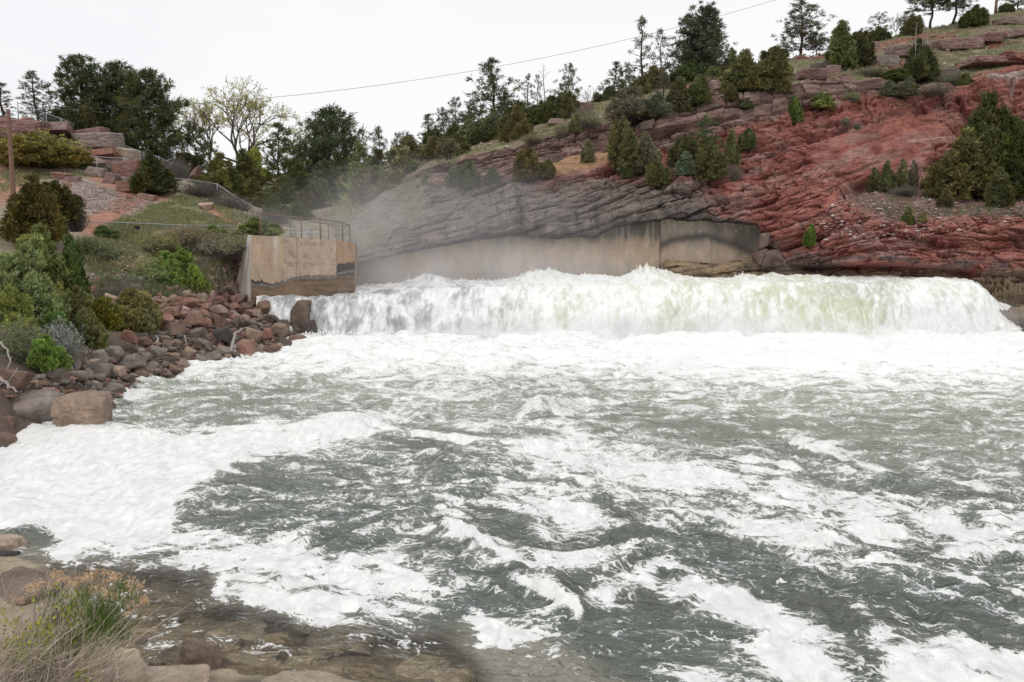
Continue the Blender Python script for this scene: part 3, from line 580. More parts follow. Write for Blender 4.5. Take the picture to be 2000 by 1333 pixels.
# ---- the falls with the rough water above the lip
def m_falls():
    m = NT('falling_water'); f = m.attr('foam'); g = m.attr('aer'); p = m.pos()
    vp = m.pos((1.3, 1.0, .26)); n1 = m.noise(2.0, 8, .66, m.pos((1.5, .6, .15)), .5); n2 = m.noise(7, 5, .7, m.pos((1.6, .8, .35))); 
    cq = m.n('ShaderNodeTexNoise'); cq.inputs['Scale'].default_value = .9; cq.inputs['Detail'].default_value = 5; m.l(p, cq.inputs['Vector'])
    sc = m.n('ShaderNodeVectorMath', operation='SCALE'); sc.inputs['Scale'].default_value = 1.6; m.l(cq.outputs['Color'], sc.inputs[0]); wv = m.n('ShaderNodeVectorMath', operation='ADD'); m.l(vp, wv.inputs[0]); m.l(sc.outputs[0], wv.inputs[1])
    o = m.n('ShaderNodeTexVoronoi', feature='DISTANCE_TO_EDGE'); o.inputs['Scale'].default_value = 1.5; m.l(wv.outputs[0], o.inputs['Vector']); vein = m.math('MULTIPLY', m.mapr(o.outputs[0], 0, .10, .42, 0), g)
    ff = m.mapr(m.math('ADD', m.math('ADD', f, vein), m.math('ADD', m.mapr(n1, .25, .75, -.36, .36), m.mapr(n2, .25, .75, -.2, .2))), .0, 1.1, 0, 1)
    base = m.mix(g, (.30, .30, .30), (.60, .62, .46))
    c = m.mix(ff, base, (.91, .91, .90))
    return m.done(m.pbr(c, .6, m.bump(m.math('ADD', n1, m.math('MULTIPLY', n2, .35)), .6, .12), .2))
M_FALLS = m_falls()
FA0 = [(500,680,44.2),(700,680,44.6),(1400,682,44.8),(1950,678,45.4),(2000,676,45.4)]
FA1 = [(500,655,44.8),(560,655,45.0),(1000,655,45.1),(1400,652,45.2),(1940,650,45.9),(2000,658,45.9)]
FA2 = [(500,612,45.4),(560,606,45.7),(600,602,46),(800,600,46.1),(1000,592,46.2),(1400,584,46.3),(1800,584,46.5),(1920,592,46.8),(1950,622,46.7),(2000,640,46.7)]
FA3 = [(500,585,46.1),(560,580,46.6),(600,583,46.8),(800,572,47.2),(1000,561,47.4),(1200,556,47.5),(1500,552,47.6),(1800,551,47.8),(1890,553,48),(1925,565,47.8),(1950,600,47.4),(2000,620,47.4)]
FA4 = [(500,577,46.8),(600,572,48.3),(690,566,49.2),(800,556,52),(1000,547,53),(1200,545,53),(1400,544,53),(1600,542,52.6),(1800,542,51),(1900,546,49.8),(1950,590,48.4),(2000,610,48.4)]
FA5 = [(500,576,48.5),(690,562,56),(800,553,56.6),(1000,549,57),(1500,545,57),(1900,545,52),(1950,585,50),(2000,605,50)]
FL = [FA0, FA1, FA2, FA3, FA4, FA5]
pxs = np.arange(500, 2000, 1.45)
PX, PY, YY = build_grid(FL, pxs, [14, 34, 26, 22, 10]); X, Y, Z = at(PX, PY, YY)
# smooth the hard feature lines a little
for _ in range(3):
    for A in (Y, Z):
        A[1:-1] = (A[:-2] + 2 * A[1:-1] + A[2:]) / 4
top = sm(600, 560, PY); face = 1 - top
sx = X + .35 * fbm(X * .5, Z * .4, 0, 3, 400)
n1 = fbm(sx * .8, Y * .5, Z * .35, 5, 401, .58); n2 = np.abs(fbm(sx * 1.7, Y * .8, Z * .6, 4, 402)); n3 = fbm(X * .22, Y * .3, Z * .2, 3, 403); n4 = fbm(sx * 3.6, Y * 2, Z * 1.4, 4, 404)
outw = face * (.34 * n1 - .2 * n2 + .6 * n3 + .05 * n4)
up = top * (.20 * n1 + .22 * (.3 - n2) + .25 * n3) + .05 * n4
def crest(px, wpx, h): return h * np.exp(-((PX - px) / wpx) ** 2)
cr_ = crest(835, 40, .62) + crest(1060, 45, .62) + crest(1150, 50, .25) + crest(1265, 40, .85) + crest(1455, 22, .38) + crest(1510, 16, .25) + crest(1600, 60, .12) + crest(715, 20, .2)
rag = np.abs(fbm(X * 2.2, 0, 0, 5, 410, .65))
zone = np.exp(-((Y - 52.6) / 1.7) ** 2)
up = up + zone * (cr_ * (.75 + 1.0 * rag) + .10 * rag)
fx = -(outw); Zb = Z + up + face * .15 * n1
Yb = Y + fx
# the lip sags at the rocky left end and cuts in where the fall starts
foamN = uni(n1 * .5 - n2 * .5 + .35 * fbm(sx * 2.4, Y, Z * .5, 5, 420, .62))
dn = np.interp(PX, [500, 560, 650, 760, 900, 1050, 1200, 1350, 1500, 1650, 1750, 1800, 1950], [.75, .7, .62, .62, .72, .85, .75, .62, .52, .45, .55, .8, .85])
dn = dn - .28 * np.exp(-((PY - 572) / 13) ** 2) * sm(1080, 1300, PX) * (.5 + fbm(X * .3, 0, 0, 3, 427)) - .2 * np.exp(-((PX - np.interp(PY, [560, 660], [640, 655])) / 60) ** 2)
for gx_, gw_ in ((628, 9), (690, 7), (757, 10), (838, 8), (905, 13), (985, 12), (1118, 14), (1290, 10), (1420, 18), (1555, 22), (1690, 26)): dn = dn - .34 * np.exp(-((PX + 9 * fbm(Z * 1.4, X * .1, 0, 3, int(gx_)) - gx_) / gw_) ** 2) * sm(575, 605, PY)
dn = dn + .30 * sm(630, 658, PY) + .12 * np.exp(-((PY - 556) / 9) ** 2) + .25 * fbm(X * .16, 0, Z * .25, 3, 421)
foam = np.clip(.5 + .95 * (dn - foamN) + .45 * fbm(X * .25, Y * .2, Z * .3, 3, 425), 0, 1)
aer = sm(880, 1150, PX) * (1 - .5 * sm(1690, 1780, PX) * sm(560, 600, PY)) * (1 - .45 * np.exp(-((PX - 1700) / 90) ** 2) * sm(600, 565, PY))
tag(link('waterfall', grid_mesh('waterfall', np.stack([X, Yb, Zb], -1), None, dict(foam=foam, aer=aer)), M_FALLS), 'wide white waterfall pouring over the weir', 'waterfall', kind='structure')

# ---- flying spray: drops thrown up along the crests and at the foot
def m_spray():
    m = NT('spray_drops'); return m.done(m.pbr((.93, .93, .93), .5))
rng = np.random.default_rng(5); pts = []; rr = []
for px, w_, py, h_, n_, Yc in ((1265, 34, 540, 26, 1500, 52.3), (1060, 40, 541, 20, 1100, 52.5), (835, 40, 553, 22, 1200, 51.2), (1150, 45, 544, 10, 500, 52.4), (1455, 22, 541, 14, 450, 52.2), (1510, 18, 541, 10, 250, 52.2), (1600, 80, 540, 6, 300, 52), (930, 70, 547, 8, 500, 52), (715, 26, 560, 12, 300, 49.5)):
    t = rng.random(n_); a = rng.normal(0, 1, n_) * w_ * (1 - .55 * t)
    jet = np.abs(fbm(a * .12 + px, 0, 0, 3, 77)) * 1.6 + .25
    pts.append(np.stack([px + a, py + 4 - h_ * t * t * jet * 1.3, Yc + rng.normal(0, .5, n_)], -1)); rr.append(.012 + .026 * rng.random(n_) * (1 - .6 * t))
n_ = 9000; px = rng.uniform(590, 1960, n_); t = rng.random(n_) ** 1.6
pts.append(np.stack([px, 672 - 40 * t * (.5 + np.abs(fbm(px * .02, 0, 0, 4, 78)) * 1.3), 44.4 + rng.normal(0, .25, n_)], -1)); rr.append(.015 + .035 * rng.random(n_))
pts = np.vstack(pts); rr = np.concatenate(rr); x, y, z = at(pts[:, 0], pts[:, 1], pts[:, 2]); ctr = np.stack([x, y, z], -1)
octv = np.array([[1, 0, 0], [-1, 0, 0], [0, 1, 0], [0, -1, 0], [0, 0, 1], [0, 0, -1]], float); octf = np.array([[0, 2, 4], [2, 1, 4], [1, 3, 4], [3, 0, 4], [2, 0, 5], [1, 2, 5], [3, 1, 5], [0, 3, 5]])
vv = ctr[:, None] + octv[None] * rr[:, None, None] * np.array([1, 1, 1.5]); ff = (octf[None] + 6 * np.arange(len(ctr))[:, None, None]).reshape(-1, 3)
tag(link('spray', mesh_np('spray', vv, [ff]), m_spray()), 'white drops of spray above the falls', 'spray', kind='stuff')

# ---- mist drifting up from the left half of the falls
def m_mist(name, dens, sc, lo, hi):
    m = NT(name); g = m.coord('Generated'); n = m.noise(sc, 3, .6, m.pos((1, 1, .7)), .3)
    vs = m.n('ShaderNodeVectorMath', operation='SUBTRACT'); m.l(g, vs.inputs[0]); vs.inputs[1].default_value = (.5, .5, .5)
    vl = m.n('ShaderNodeVectorMath', operation='LENGTH'); m.l(vs.outputs[0], vl.inputs[0])
    fall = m.mapr(vl.outputs['Value'], .12, .5, 1, 0)
    dn_ = m.math('MULTIPLY', m.math('MULTIPLY', fall, m.mapr(n, lo, hi, .1, 1)), dens)
    pv = m.n('ShaderNodeVolumePrincipled'); pv.inputs['Color'].default_value = (.99, .99, 1, 1); pv.inputs['Anisotropy'].default_value = 0.2
    m.l(dn_, pv.inputs['Density']); m.l(pv.outputs[0], m.out.inputs[1]); return m.m
def ellipsoid(name, c, r, mat, label):
    bm = bmesh.new(); bmesh.ops.create_icosphere(bm, subdivisions=4, radius=1)
    for v in bm.verts: v.co = Vector((v.co.x * r[0], v.co.y * r[1], v.co.z * r[2]))
    me = bpy.data.meshes.new(name); bm.to_mesh(me); bm.free(); o = link(name, me, mat); o.location = c
    tag(o, label, 'mist', kind='stuff'); return o
ellipsoid('mist', V(850, 475, 55), (15, 10, 6.2), m_mist('mist_cloud', .075, .16, .32, .7), 'grey mist rising beside the concrete wing wall')
ellipsoid('mist', V(940, 540, 50), (13, 5, 2.6), m_mist('mist_low', .12, .3, .3, .7), 'low mist over the water at the far concrete wall')
ellipsoid('mist', V(1850, 628, 45.6), (5.5, 1.6, 1.7), m_mist('mist_foot', .45, .5, .3, .7), 'spray mist at the right foot of the waterfall')
ellipsoid('mist', V(1240, 648, 44.8), (20, 1.8, 1.35), m_mist('mist_base', .8, .45, .3, .7), 'spray mist along the middle foot of the waterfall')
# ------------------------------------------------------------------ concrete walls
def m_concrete():
    m = NT('concrete'); c = m.attr('Col', True); p = m.pos()
    n1 = m.noise(1.6, 6, .65, m.pos((1, 1, .55))); n2 = m.noise(9, 5, .65, p); n3 = m.noise(1.6, 6, .7, m.pos((1.4, 1.4, .5)))
    f = m.math('MULTIPLY', m.mapr(n1, .3, .7, .82, 1.15), m.math('MULTIPLY', m.mapr(n2, .3, .7, .86, 1.12), m.mapr(n3, .3, .7, .86, 1.12)))
    g = m.n('ShaderNodeCombineColor'); [m.l(f, g.inputs[k]) for k in range(3)]
    return m.done(m.pbr(m.mix(1.0, c, g.outputs[0], 'MULTIPLY'), .9, m.bump(m.math('ADD', n2, n1), .5, .03), .2))
M_CONC = m_concrete()
# wing wall on the left bank
u = np.arange(490, 693.1, 1.0); v = np.linspace(0, 1, 96)
tp = np.interp(u, [490, 657, 676, 693], [459.5, 469.5, 473, 477]); bt = np.interp(u, [490, 657, 693], [592, 590, 590])
Yt = np.interp(u, [490, 657, 668, 680, 693], [47.0, 47.8, 48.1, 48.6, 49.3])
PX = np.broadcast_to(u, (96, len(u))); PY = tp[None] * (1 - v[:, None]) + bt[None] * v[:, None]
YY = Yt[None] - .45 * v[:, None] * sm(650, 690, PX) - .12 * v[:, None]
X, Y, Z = at(PX, PY, YY); Y = Y + .02 * fbm(X * .8, Z * .8, 0, 4, 500)
seam = .6 * sum(np.exp(-((PX - s) / 1.1) ** 2) for s in (579.0, 657.5)) + .15 * np.exp(-((PX - 552) / .9) ** 2) + .35 * np.exp(-((PY - 515 - (PX - 560) * .03) / 1.2) ** 2) * (PX > 552) * (PX < 657)
Y = Y + .05 * seam
w1 = fbm(X * 1.0, Z * .5, 0, 4, 501); w2 = fbm(X * 2.5, Z * 2.5, 0, 4, 502); st = fbm(X * 3.0, Z * .12, 0, 4, 503)
c = lerp3(np.zeros(PX.shape + (3,)) + (.48, .355, .255), (.52, .425, .34), sm(-.1, .4, w1)); c = lerp3(c, (.38, .25, .165), sm(.05, .4, w1 - .4 * w2) * .6)
c = lerp3(c, (.42, .35, .30), sm(552, 556, PX) * sm(660, 655, PX) * .5)
c = lerp3(c, (.20, .155, .125), sm(.12, .4, w2) * sm(548, 560, PX) * .45)
c = lerp3(c, (.60, .55, .48), np.exp(-((PX - 538 - 3 * w2) / 4.5) ** 2) * sm(560, 470, PY) * .8); c = lerp3(c, (.58, .5, .4), np.exp(-((PX - 508) / 2.5) ** 2) * sm(500, 460, PY) * .5)
c = lerp3(c, (.38, .25, .16), sm(656, 660, PX) * .8)
c = lerp3(c, (.15, .12, .10), np.clip(seam, 0, 1) * .7)
tl = np.interp(u, [490, 512, 530, 552, 575, 600, 655, 657, 660, 692], [546, 549, 554, 549, 541, 538, 537.5, 524, 516, 510])[None] + 4 * w2 + 5 * fbm(X * 6, 0, 0, 3, 504)
c = lerp3(c, (.075, .07, .068), sm(-1, 2, PY - tl)); th = np.where(PX > 657, 26, np.interp(PX, [490, 525, 560], [13, 9, 6]))
c = lerp3(c, (.24, .225, .20), np.exp(-((PY - tl - th * .75) / 2.6) ** 2) * .9)
lo = lerp3(np.zeros_like(c) + (.235, .165, .115), (.15, .11, .08), sm(-.2, .3, fbm(X * .5, Z * 5, 0, 3, 505)))
k = sm(-2, 3, PY - tl - th); c = lerp3(c, (0, 0, 0), k) + lo * k[..., None]
ww = empty('concrete_wall', V(590, 585, 48.5)); tag(ww, 'short tan concrete wing wall with dark waterline stains beside the falls', 'retaining wall')
def ploc(o, e):
    o.parent = e; o.matrix_parent_inverse = Matrix.Translation(-e.location); return o
fm = grid_mesh('wall_face', np.stack([X, Y, Z], -1), np.clip(c, .01, 1)); ploc(link('wall_face', fm, M_CONC), ww)
# solid core behind the face, its top slab and right end
top = np.array([np.array(at(a, b, yy)) for a, b, yy in zip(u, tp, Yt)]); bot = top.copy(); bot[:, 2] = 1.0; bot[:, 0] += .0
bk = top.copy(); bk[:, 1] = 53.5; bk[:, 0] *= 53.5 / top[:, 1] * .995; bkb = bk.copy(); bkb[:, 2] = 1.0
fr = top.copy(); fr[:, 1] += .03
sl = np.stack([np.stack([X[-1], Y[-1] + .06, Z[-1]], -1), np.stack([X[0], Y[0] + .06, Z[0] - .004], -1), bk, bkb], 0)
ploc(link('wall_top', grid_mesh('wall_top', sl, np.zeros(sl.shape) + (.40, .35, .30), None, False), M_CONC), ww)
# right return of the wall
e = np.array([[X[i, -1], Y[i, -1], Z[i, -1]] for i in range(96)]); e2 = e.copy(); e2[:, 1] = 54; e2[:, 0] = bk[-1, 0]
ploc(link('wall_end', grid_mesh('wall_end', np.stack([e, e2], 0), np.zeros((2, 96, 3)) + (.3, .22, .16), None, False), M_CONC), ww)
# pale battered end toward the riprap
n = 40; t = np.linspace(0, 1, n); a0 = np.stack(at(np.full(n, 490.0), 459.5 + 132.5 * t, 47.0 - .12 * t), -1); a0[:, 1] -= .004
l0 = np.stack(at(484.5 - 24 * np.minimum(t * 1.25, 1.2), 459 + 112 * t, 48.6 + 0 * t), -1)
G = np.stack([a0 * (1 - s) + l0 * s for s in np.linspace(0, 1, 24)], 0); q = fbm(G[..., 1] * 1.5, G[..., 2] * .6, 0, 4, 510)
cc = lerp3(np.zeros(G.shape) + (.66, .63, .60), (.74, .73, .72), sm(-.1, .3, q)); cc = lerp3(cc, (.45, .29, .19), sm(-.15, .35, fbm(G[..., 1] * 3, G[..., 2] * .5, 1, 4, 511) + .35 * (t[None] - .45)) * .7)
ploc(link('end_face', grid_mesh('end_face', G, cc), M_CONC), ww)['label'] = 'whitish battered end face'

# long lining wall under the overhanging cliff
u = np.arange(672, 1496, 1.3); v = np.linspace(0, 1, 90)
crack = line_eval(CLB3, u)[0]; tp = crack + np.interp(u, [672, 760, 1200, 1300, 1490], [3, 0, 3, 2, 3]); bt = np.full(len(u), 602.0)
PX = np.broadcast_to(u, (90, len(u))); PY = tp[None] * (1 - v[:, None]) + bt[None] * v[:, None]
YY = 55.75 - .35 * v[:, None] + .0 * PX
YY = YY + .25 * sm(1287, 1291, PX) * sm(0, .4, v[:, None] + .25) + .5 * sm(1291, 1470, PX) * np.sin(v[:, None] * 2.2) * .6 - 1.6 * sm(1440, 1496, PX) ** 2 * (0.2 + v[:, None])
X, Y, Z = at(PX, PY, YY); Y = Y + .03 * fbm(X * .6, Z * .6, 0, 4, 520)
w1 = fbm(X * .5, Z * .4, 0, 4, 521); st = fbm(X * 3.2, Z * .10, 0, 4, 522); st2 = fbm(X * 1.1, Z * .3, 0, 3, 523)
c = lerp3(np.zeros(PX.shape + (3,)) + (.37, .285, .215), (.30, .26, .225), sm(-.1, .35, w1)); c = lerp3(c, (.43, .32, .24), np.exp(-((PY - 502) / 18) ** 2) * .7)
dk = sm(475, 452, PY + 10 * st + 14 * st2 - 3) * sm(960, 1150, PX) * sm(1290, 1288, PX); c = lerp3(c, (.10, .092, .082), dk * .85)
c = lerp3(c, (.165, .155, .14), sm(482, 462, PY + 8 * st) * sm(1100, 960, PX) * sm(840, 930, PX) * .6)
c = lerp3(c, (.46, .42, .37), sm(.1, .45, st) * sm(500, 440, PY) * .35)
arc = np.interp(u, [1290, 1310, 1340, 1380, 1410, 1440, 1490], [476, 466, 461, 458, 466, 476, 500])[None]
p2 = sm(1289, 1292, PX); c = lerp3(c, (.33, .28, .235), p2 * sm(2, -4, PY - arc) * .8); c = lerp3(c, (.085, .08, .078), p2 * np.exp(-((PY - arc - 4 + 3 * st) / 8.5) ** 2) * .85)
c = lerp3(c, (.45, .37, .31), p2 * sm(8, 22, PY - arc) * .5)
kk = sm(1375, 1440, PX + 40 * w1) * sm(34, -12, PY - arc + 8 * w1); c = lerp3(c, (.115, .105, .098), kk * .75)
spk = sm(.30, .42, fbm(X * 5, Z * 4, 0, 3, 524)) * p2 * sm(462, 448, PY) ; c = lerp3(c, (.55, .5, .44), spk * .8)
c = lerp3(c, (.12, .11, .10), np.exp(-((PX - 1289.5) / 1.3) ** 2) * sm(510, 490, PY) * .8); c = lerp3(c, (.48, .44, .4), np.exp(-((PX - 1293) / 1.4) ** 2) * sm(475, 450, PY) * .7)
c = lerp3(c, (.19, .165, .14), np.exp(-((PX - 1390) / 1.5) ** 2) * sm(462, 480, PY) * .45)
c = lerp3(c, (.23, .18, .14), sm(528, 538, PY + 5 * w1) * .6)
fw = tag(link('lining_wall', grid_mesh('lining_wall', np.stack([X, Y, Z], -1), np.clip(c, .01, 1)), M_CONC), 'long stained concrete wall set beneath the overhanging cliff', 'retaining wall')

# tan bedrock ledge at the right foot of the lining wall
u = np.arange(1296, 1600, 1.5); tp = np.interp(u, [1296, 1306, 1330, 1400, 1450, 1500, 1540, 1600], [516, 508, 510, 516, 508, 496, 512, 534]); 
v = np.linspace(0, 1, 50); PX = np.broadcast_to(u, (50, len(u))); PY = tp[None] * (1 - v[:, None]) + 585 * v[:, None]
YY = 55.3 - .75 * sm(0, .12, v[:, None]) - .9 * v[:, None] - np.interp(PX, [1450, 1600], [0, 1.2]); X, Y, Z = at(PX, PY, YY)
D = 0
for sc, A, sd in ((.75, .4, 540), (.3, .14, 550)):
    o1, n1, j1, f1, i1 = strata(X, Y, Z, .08, sc, sd); D = D + A * (o1 * .9 - n1 * 1.1 - j1 * .9)
D = D + .2 * fbm(X, Z, 0, 4, 551); back = np.stack([X[:1], Y[:1] + 3, Z[:1] + .1], -1)
w = fbm(X * .6, Z * 2, 0, 4, 552); c = lerp3(np.zeros(X.shape + (3,)) + (.33, .235, .15), (.20, .15, .10), sm(-.1, .35, w)); c = lerp3(c, (.10, .088, .08), sm(1450, 1520, PX + 40 * w) * .7)
c = lerp3(c, (.17, .125, .085), sm(525, 540, PY) * .6)
tag(link('rock_ledge', grid_mesh('rock_ledge', np.concatenate([back, np.stack([X, Y - D, Z], -1)]), np.concatenate([c[:1], c])), M_TERR), 'low tan bedrock ledge below the concrete lining wall', 'rock ledge')

# ------------------------------------------------------------------ fences and rails
def lattice(mb, A, B, h, gap=.22, r=.004):
    A = Vector(A); B = Vector(B); L = (B - A).length; n = max(2, int(L / gap)); 
    for s in (1, -1):
        for i in range(-int(h / gap), n + int(h / gap) + 1):
            p0, p1 = i * gap, i * gap + s * h; t0, t1 = 0.0, 1.0
            if p1 == p0: continue
            lo, hi = sorted(((0 - p0) / (p1 - p0), (L - p0) / (p1 - p0))); t0, t1 = max(t0, lo), min(t1, hi)
            if t1 - t0 < .03: continue
            P0 = A + (B - A) * ((p0 + (p1 - p0) * t0) / L) + Vector((0, 0, h * t0)); P1 = A + (B - A) * ((p0 + (p1 - p0) * t1) / L) + Vector((0, 0, h * t1))
            d = (P1 - P0).cross(Vector((0, 1, 0))).normalized() * r
            mb.add([P0 - d, P0 + d, P1 + d, P1 - d], [[0, 1, 2, 3]])
def fence(name, label, pts, hpx, posts, mat, mesh=True, mids=(), group=None, r=.035):
    """pts: rail points (px, py, Y); hpx: height in metres; posts: indices or fractions"""
    R = [V(*p) for p in pts]; base = Vector((R[0].x, R[0].y, R[0].z - hpx)); e = empty(name, base); tag(e, label, 'fence', group)
    mb = MB(); mb.tube([tuple(p - base) for p in R], r, 6); mb.build('rail', mat, e)
    for m_ in mids:
        mb = MB(); mb.tube([tuple(p - base - Vector((0, 0, m_))) for p in R], r * .8, 6); mb.build('rail', mat, e)
    for (px, py, Yp, hp) in posts:
        p = V(px, py, Yp) - base; mb = MB(); mb.tube([(p.x, p.y, p.z + .06), (p.x, p.y, p.z - hp)], r * 1.15, 6); mb.build('post', mat, e)
    if mesh:
        mb = MB()
        for a, b in zip(R[:-1], R[1:]): lattice(mb, a - base - Vector((0, 0, hpx)), b - base - Vector((0, 0, hpx)), hpx - .02)
        mb.build('wire_mesh', M_STEEL, e)
    return e
fence('chain_link_fence', 'long level chain link fence with a thin pale rail across the grassy slope', [(135,430,46.4),(200,434,48),(265,436.5,50),(350,440,51.5),(465,442,52.8)], 1.15, [(136,430,46.4,1.2),(249,436,49.5,1.2),(360,440,51.7,1.2),(464,442,52.8,1.2)], M_STEEL)
fence('chain_link_fence', 'chain link fence falling diagonally past dead brush toward the wing wall', [(328,347,66.2),(380,353,66),(424,360,65.5),(462,386,64),(510,412,62),(560,434,60.5),(600,446,59)], 1.35, [(330,347,66.2,1.5),(424,360,65.5,1.5),(510,412,62,1.5),(598,446,59,1.5)], M_STEEL)
fence('chain_link_fence', 'chain link fence on the skyline above the red outcrop', [(34,201,72),(60,210,72.3),(90,222,72.8),(119,232,73),(145,243,73.5)], 1.4, [(34,201,72,1.6),(61,210,72.3,1.5),(90,222,72.8,1.5),(119,232,73,1.5)], M_STEEL)
fence('chain_link_fence', 'chain link fence running behind the layered red boulders', [(240,283,74.2),(272,296,75),(310,307,75.6),(340,322,75.8),(370,337,75.5)], 1.3, [(240,283,74.2,1.4),(272,296,75,1.4),(310,307,75.6,1.4)], M_STEEL)
fence('chain_link_fence', 'low chain link fence with a bent rail below the red boulders', [(140,303,67),(188,306.5,67),(242,310,67.4),(280,330,67)], 1.2, [(188,306.5,67,1.3),(242,310,67.4,1.3)], M_STEEL)
fence('chain_link_fence', 'steel rail fence curving around the top of the concrete wing wall', [(508,419.5,47.6),(560,423,47.9),(625,428,48.2),(664,434,48.8),(683,441,50)], 1.35, [(508,416,47.6,1.4),(588,428,51,1.3),(625,428,48.2,1.3),(669,436,49,1.3),(683,441,50,1.3)], M_RUST)
fence('guard_rail', 'two bar back rail behind the concrete wing wall platform', [(510,437,51.5),(550,440,51.5),(567,430,52.6),(620,434,53),(668,443,52.6),(683,441,50.2)], 1.0, [(567,430,52.6,1.0),(641,437,53,1.0)], M_RUST, False, (.5,), r=.025)
fence('guard_rail', 'distant two bar rail among pale brush above the wing wall', [(668,379,75),(694,380,74.6),(730,378,74)], 1.2, [(670,379,75,1.3),(694,380,74.6,1.3)], M_STEEL, False, (.55,), r=.028)
# picnic table behind the rail
tb = empty('picnic_table', V(590, 470, 51.5)); tag(tb, 'pale metal picnic table seen edge on behind the wing wall', 'table')
for nm, dx_, dy_, zz, w_, l_ in (('table_top', 0, 0, .75, .75, 1.5), ('bench_seat', .1, -.75, .45, .28, 1.9), ('bench_seat', .1, .75, .45, .28, 1.9)):
    mb = MB(); mb.box((dx_, dy_, zz - .0), (l_, w_, .05)); mb.build(nm, m_plain('pale_metal', (.5, .5, .52), .5) if 'pale_metal' not in bpy.data.materials else bpy.data.materials['pale_metal'], tb, False)
for sx in (-.55, .55):
    mb = MB(); mb.tube([(sx, -.8, .42), (sx, .8, .42)], .03); mb.tube([(sx, -.35, .72), (sx, -.35, -.1)], .03); mb.tube([(sx, .35, .72), (sx, .35, -.1)], .03); mb.build('leg', M_STEEL, tb)
# little brown sign on the slope fence
sg = empty('trail_sign', V(269, 460, 49.0)); tag(sg, 'small dark brown sign on a post at the slope fence', 'sign')
mb = MB(); mb.box((0, -.02, .46), (.34, .03, .2)); mb.build('sign_board', M_SIGN, sg, False); mb = MB(); mb.tube([(0, 0, -.2), (0, 0, .5)], .025); mb.build('post', M_RUST, sg)

# ------------------------------------------------------------------ poles and cable
def pole(name, label, base, toppt, r):
    e = empty(name, base); tag(e, label, 'utility pole'); mb = MB(); t = toppt - base
    ts = np.linspace(0, 1, 10); mb.tube([tuple(t * k) for k in ts], r * (1.15 - .3 * ts), 12); mb.build('pole', M_POLE, e)
    mb = MB(); mb.tube([tuple(t * .985 + Vector((0, -r * 1.2, 0))), tuple(t * .985 + Vector((0, -r * 2.2, .05)))], .05, 8); mb.build('insulator', M_DEAD, e); return e
pb = V(27, 395, 55); ptop = Vector((pb.x + .05, 55, float(at(15, 214, 55)[2])))
pole('utility_pole', 'bare brown wooden utility pole rising beside the dark rounded juniper', pb, ptop, .14)
p2b = V(1944, 27, 107); p2t = p2b + Vector((.3, 0, 9)); pole('utility_pole', 'brown utility pole on the grassy hilltop cut by the top of the photo', p2b, p2t, .15)
cp = [(15,216,55),(130,216.5,64),(250,211.5,72),(360,205,79),(450,197.5,83),(550,188,87),(700,172,93),(800,157.5,97),(940,134,100),(1100,107,103),(1230,78,105),(1380,40,106.5),(1510,1.5,107),(1700,-62,107.3),(1950,-150,107.5)]
a = np.array(cp); pp = np.arange(15, 1951, 12.0)
co = np.polyfit(a[:, 0], a[:, 1], 4); 
mb = MB(); mb.tube(np.stack(at(pp, np.polyval(co, pp), np.interp(pp, a[:, 0], a[:, 2])), -1), .02, 5); 
tag(mb.build('power_line', M_WIRE), 'single dark cable sagging across the white sky', 'cable')
# ------------------------------------------------------------------ plants: prototypes
def ground(G, px, py):
    PX, PY, P = G; j = int(np.clip(np.searchsorted(PX[0], px), 0, PX.shape[1] - 1)); c = PY[:, j]
    n = len(c) - 14; i = int(np.argmin(np.abs(c[6:n] - py))) + 6
    return Vector(P[i, j])
def tris(ctr, dirs, ln, wd, rng):
    """one thin leaf triangle per row: base at ctr, along dirs"""
    n = len(ctr); r = rng.normal(size=(n, 3)); s = np.cross(dirs, r); s /= np.linalg.norm(s, axis=1, keepdims=True) + 1e-9
    ln = np.broadcast_to(ln, (n,))[:, None]; wd = np.broadcast_to(wd, (n,))[:, None]
    v = np.stack([ctr - s * wd, ctr + s * wd, ctr + dirs * ln + s * wd * .3, ctr + dirs * ln - s * wd * .3], 1)
    return v.reshape(-1, 3), np.arange(4 * n).reshape(n, 4)
def unit(v): return v / (np.linalg.norm(v, axis=1, keepdims=True) + 1e-9)
def clumps(ctr, rad, K, rng, up=.4, outw=None, wd=.16, tone=(.62, 1.38), size=1.0):
    n = len(ctr); c = np.repeat(ctr, K, 0); r = np.repeat(np.broadcast_to(rad, (n,)), K)
    d = rng.normal(size=(n * K, 3)); d[:, 2] += up * 1.5
    if outw is not None: d += np.repeat(outw, K, 0) * 1.1
    d = unit(d); off = rng.normal(size=(n * K, 3)) * r[:, None] * .38
    v, f = tris(c + off, d, r * (.55 + .6 * rng.random(n * K)) * size, r * wd, rng)
    t = rng.uniform(*tone, n); h = rng.normal(0, .06, n)
    col = np.stack([t * (1 + h), t, t * (1 - h)], 1); col = np.repeat(np.repeat(col, K, 0) * rng.uniform(.8, 1.2, (n * K, 1)), 4, 0)
    return v, f, col
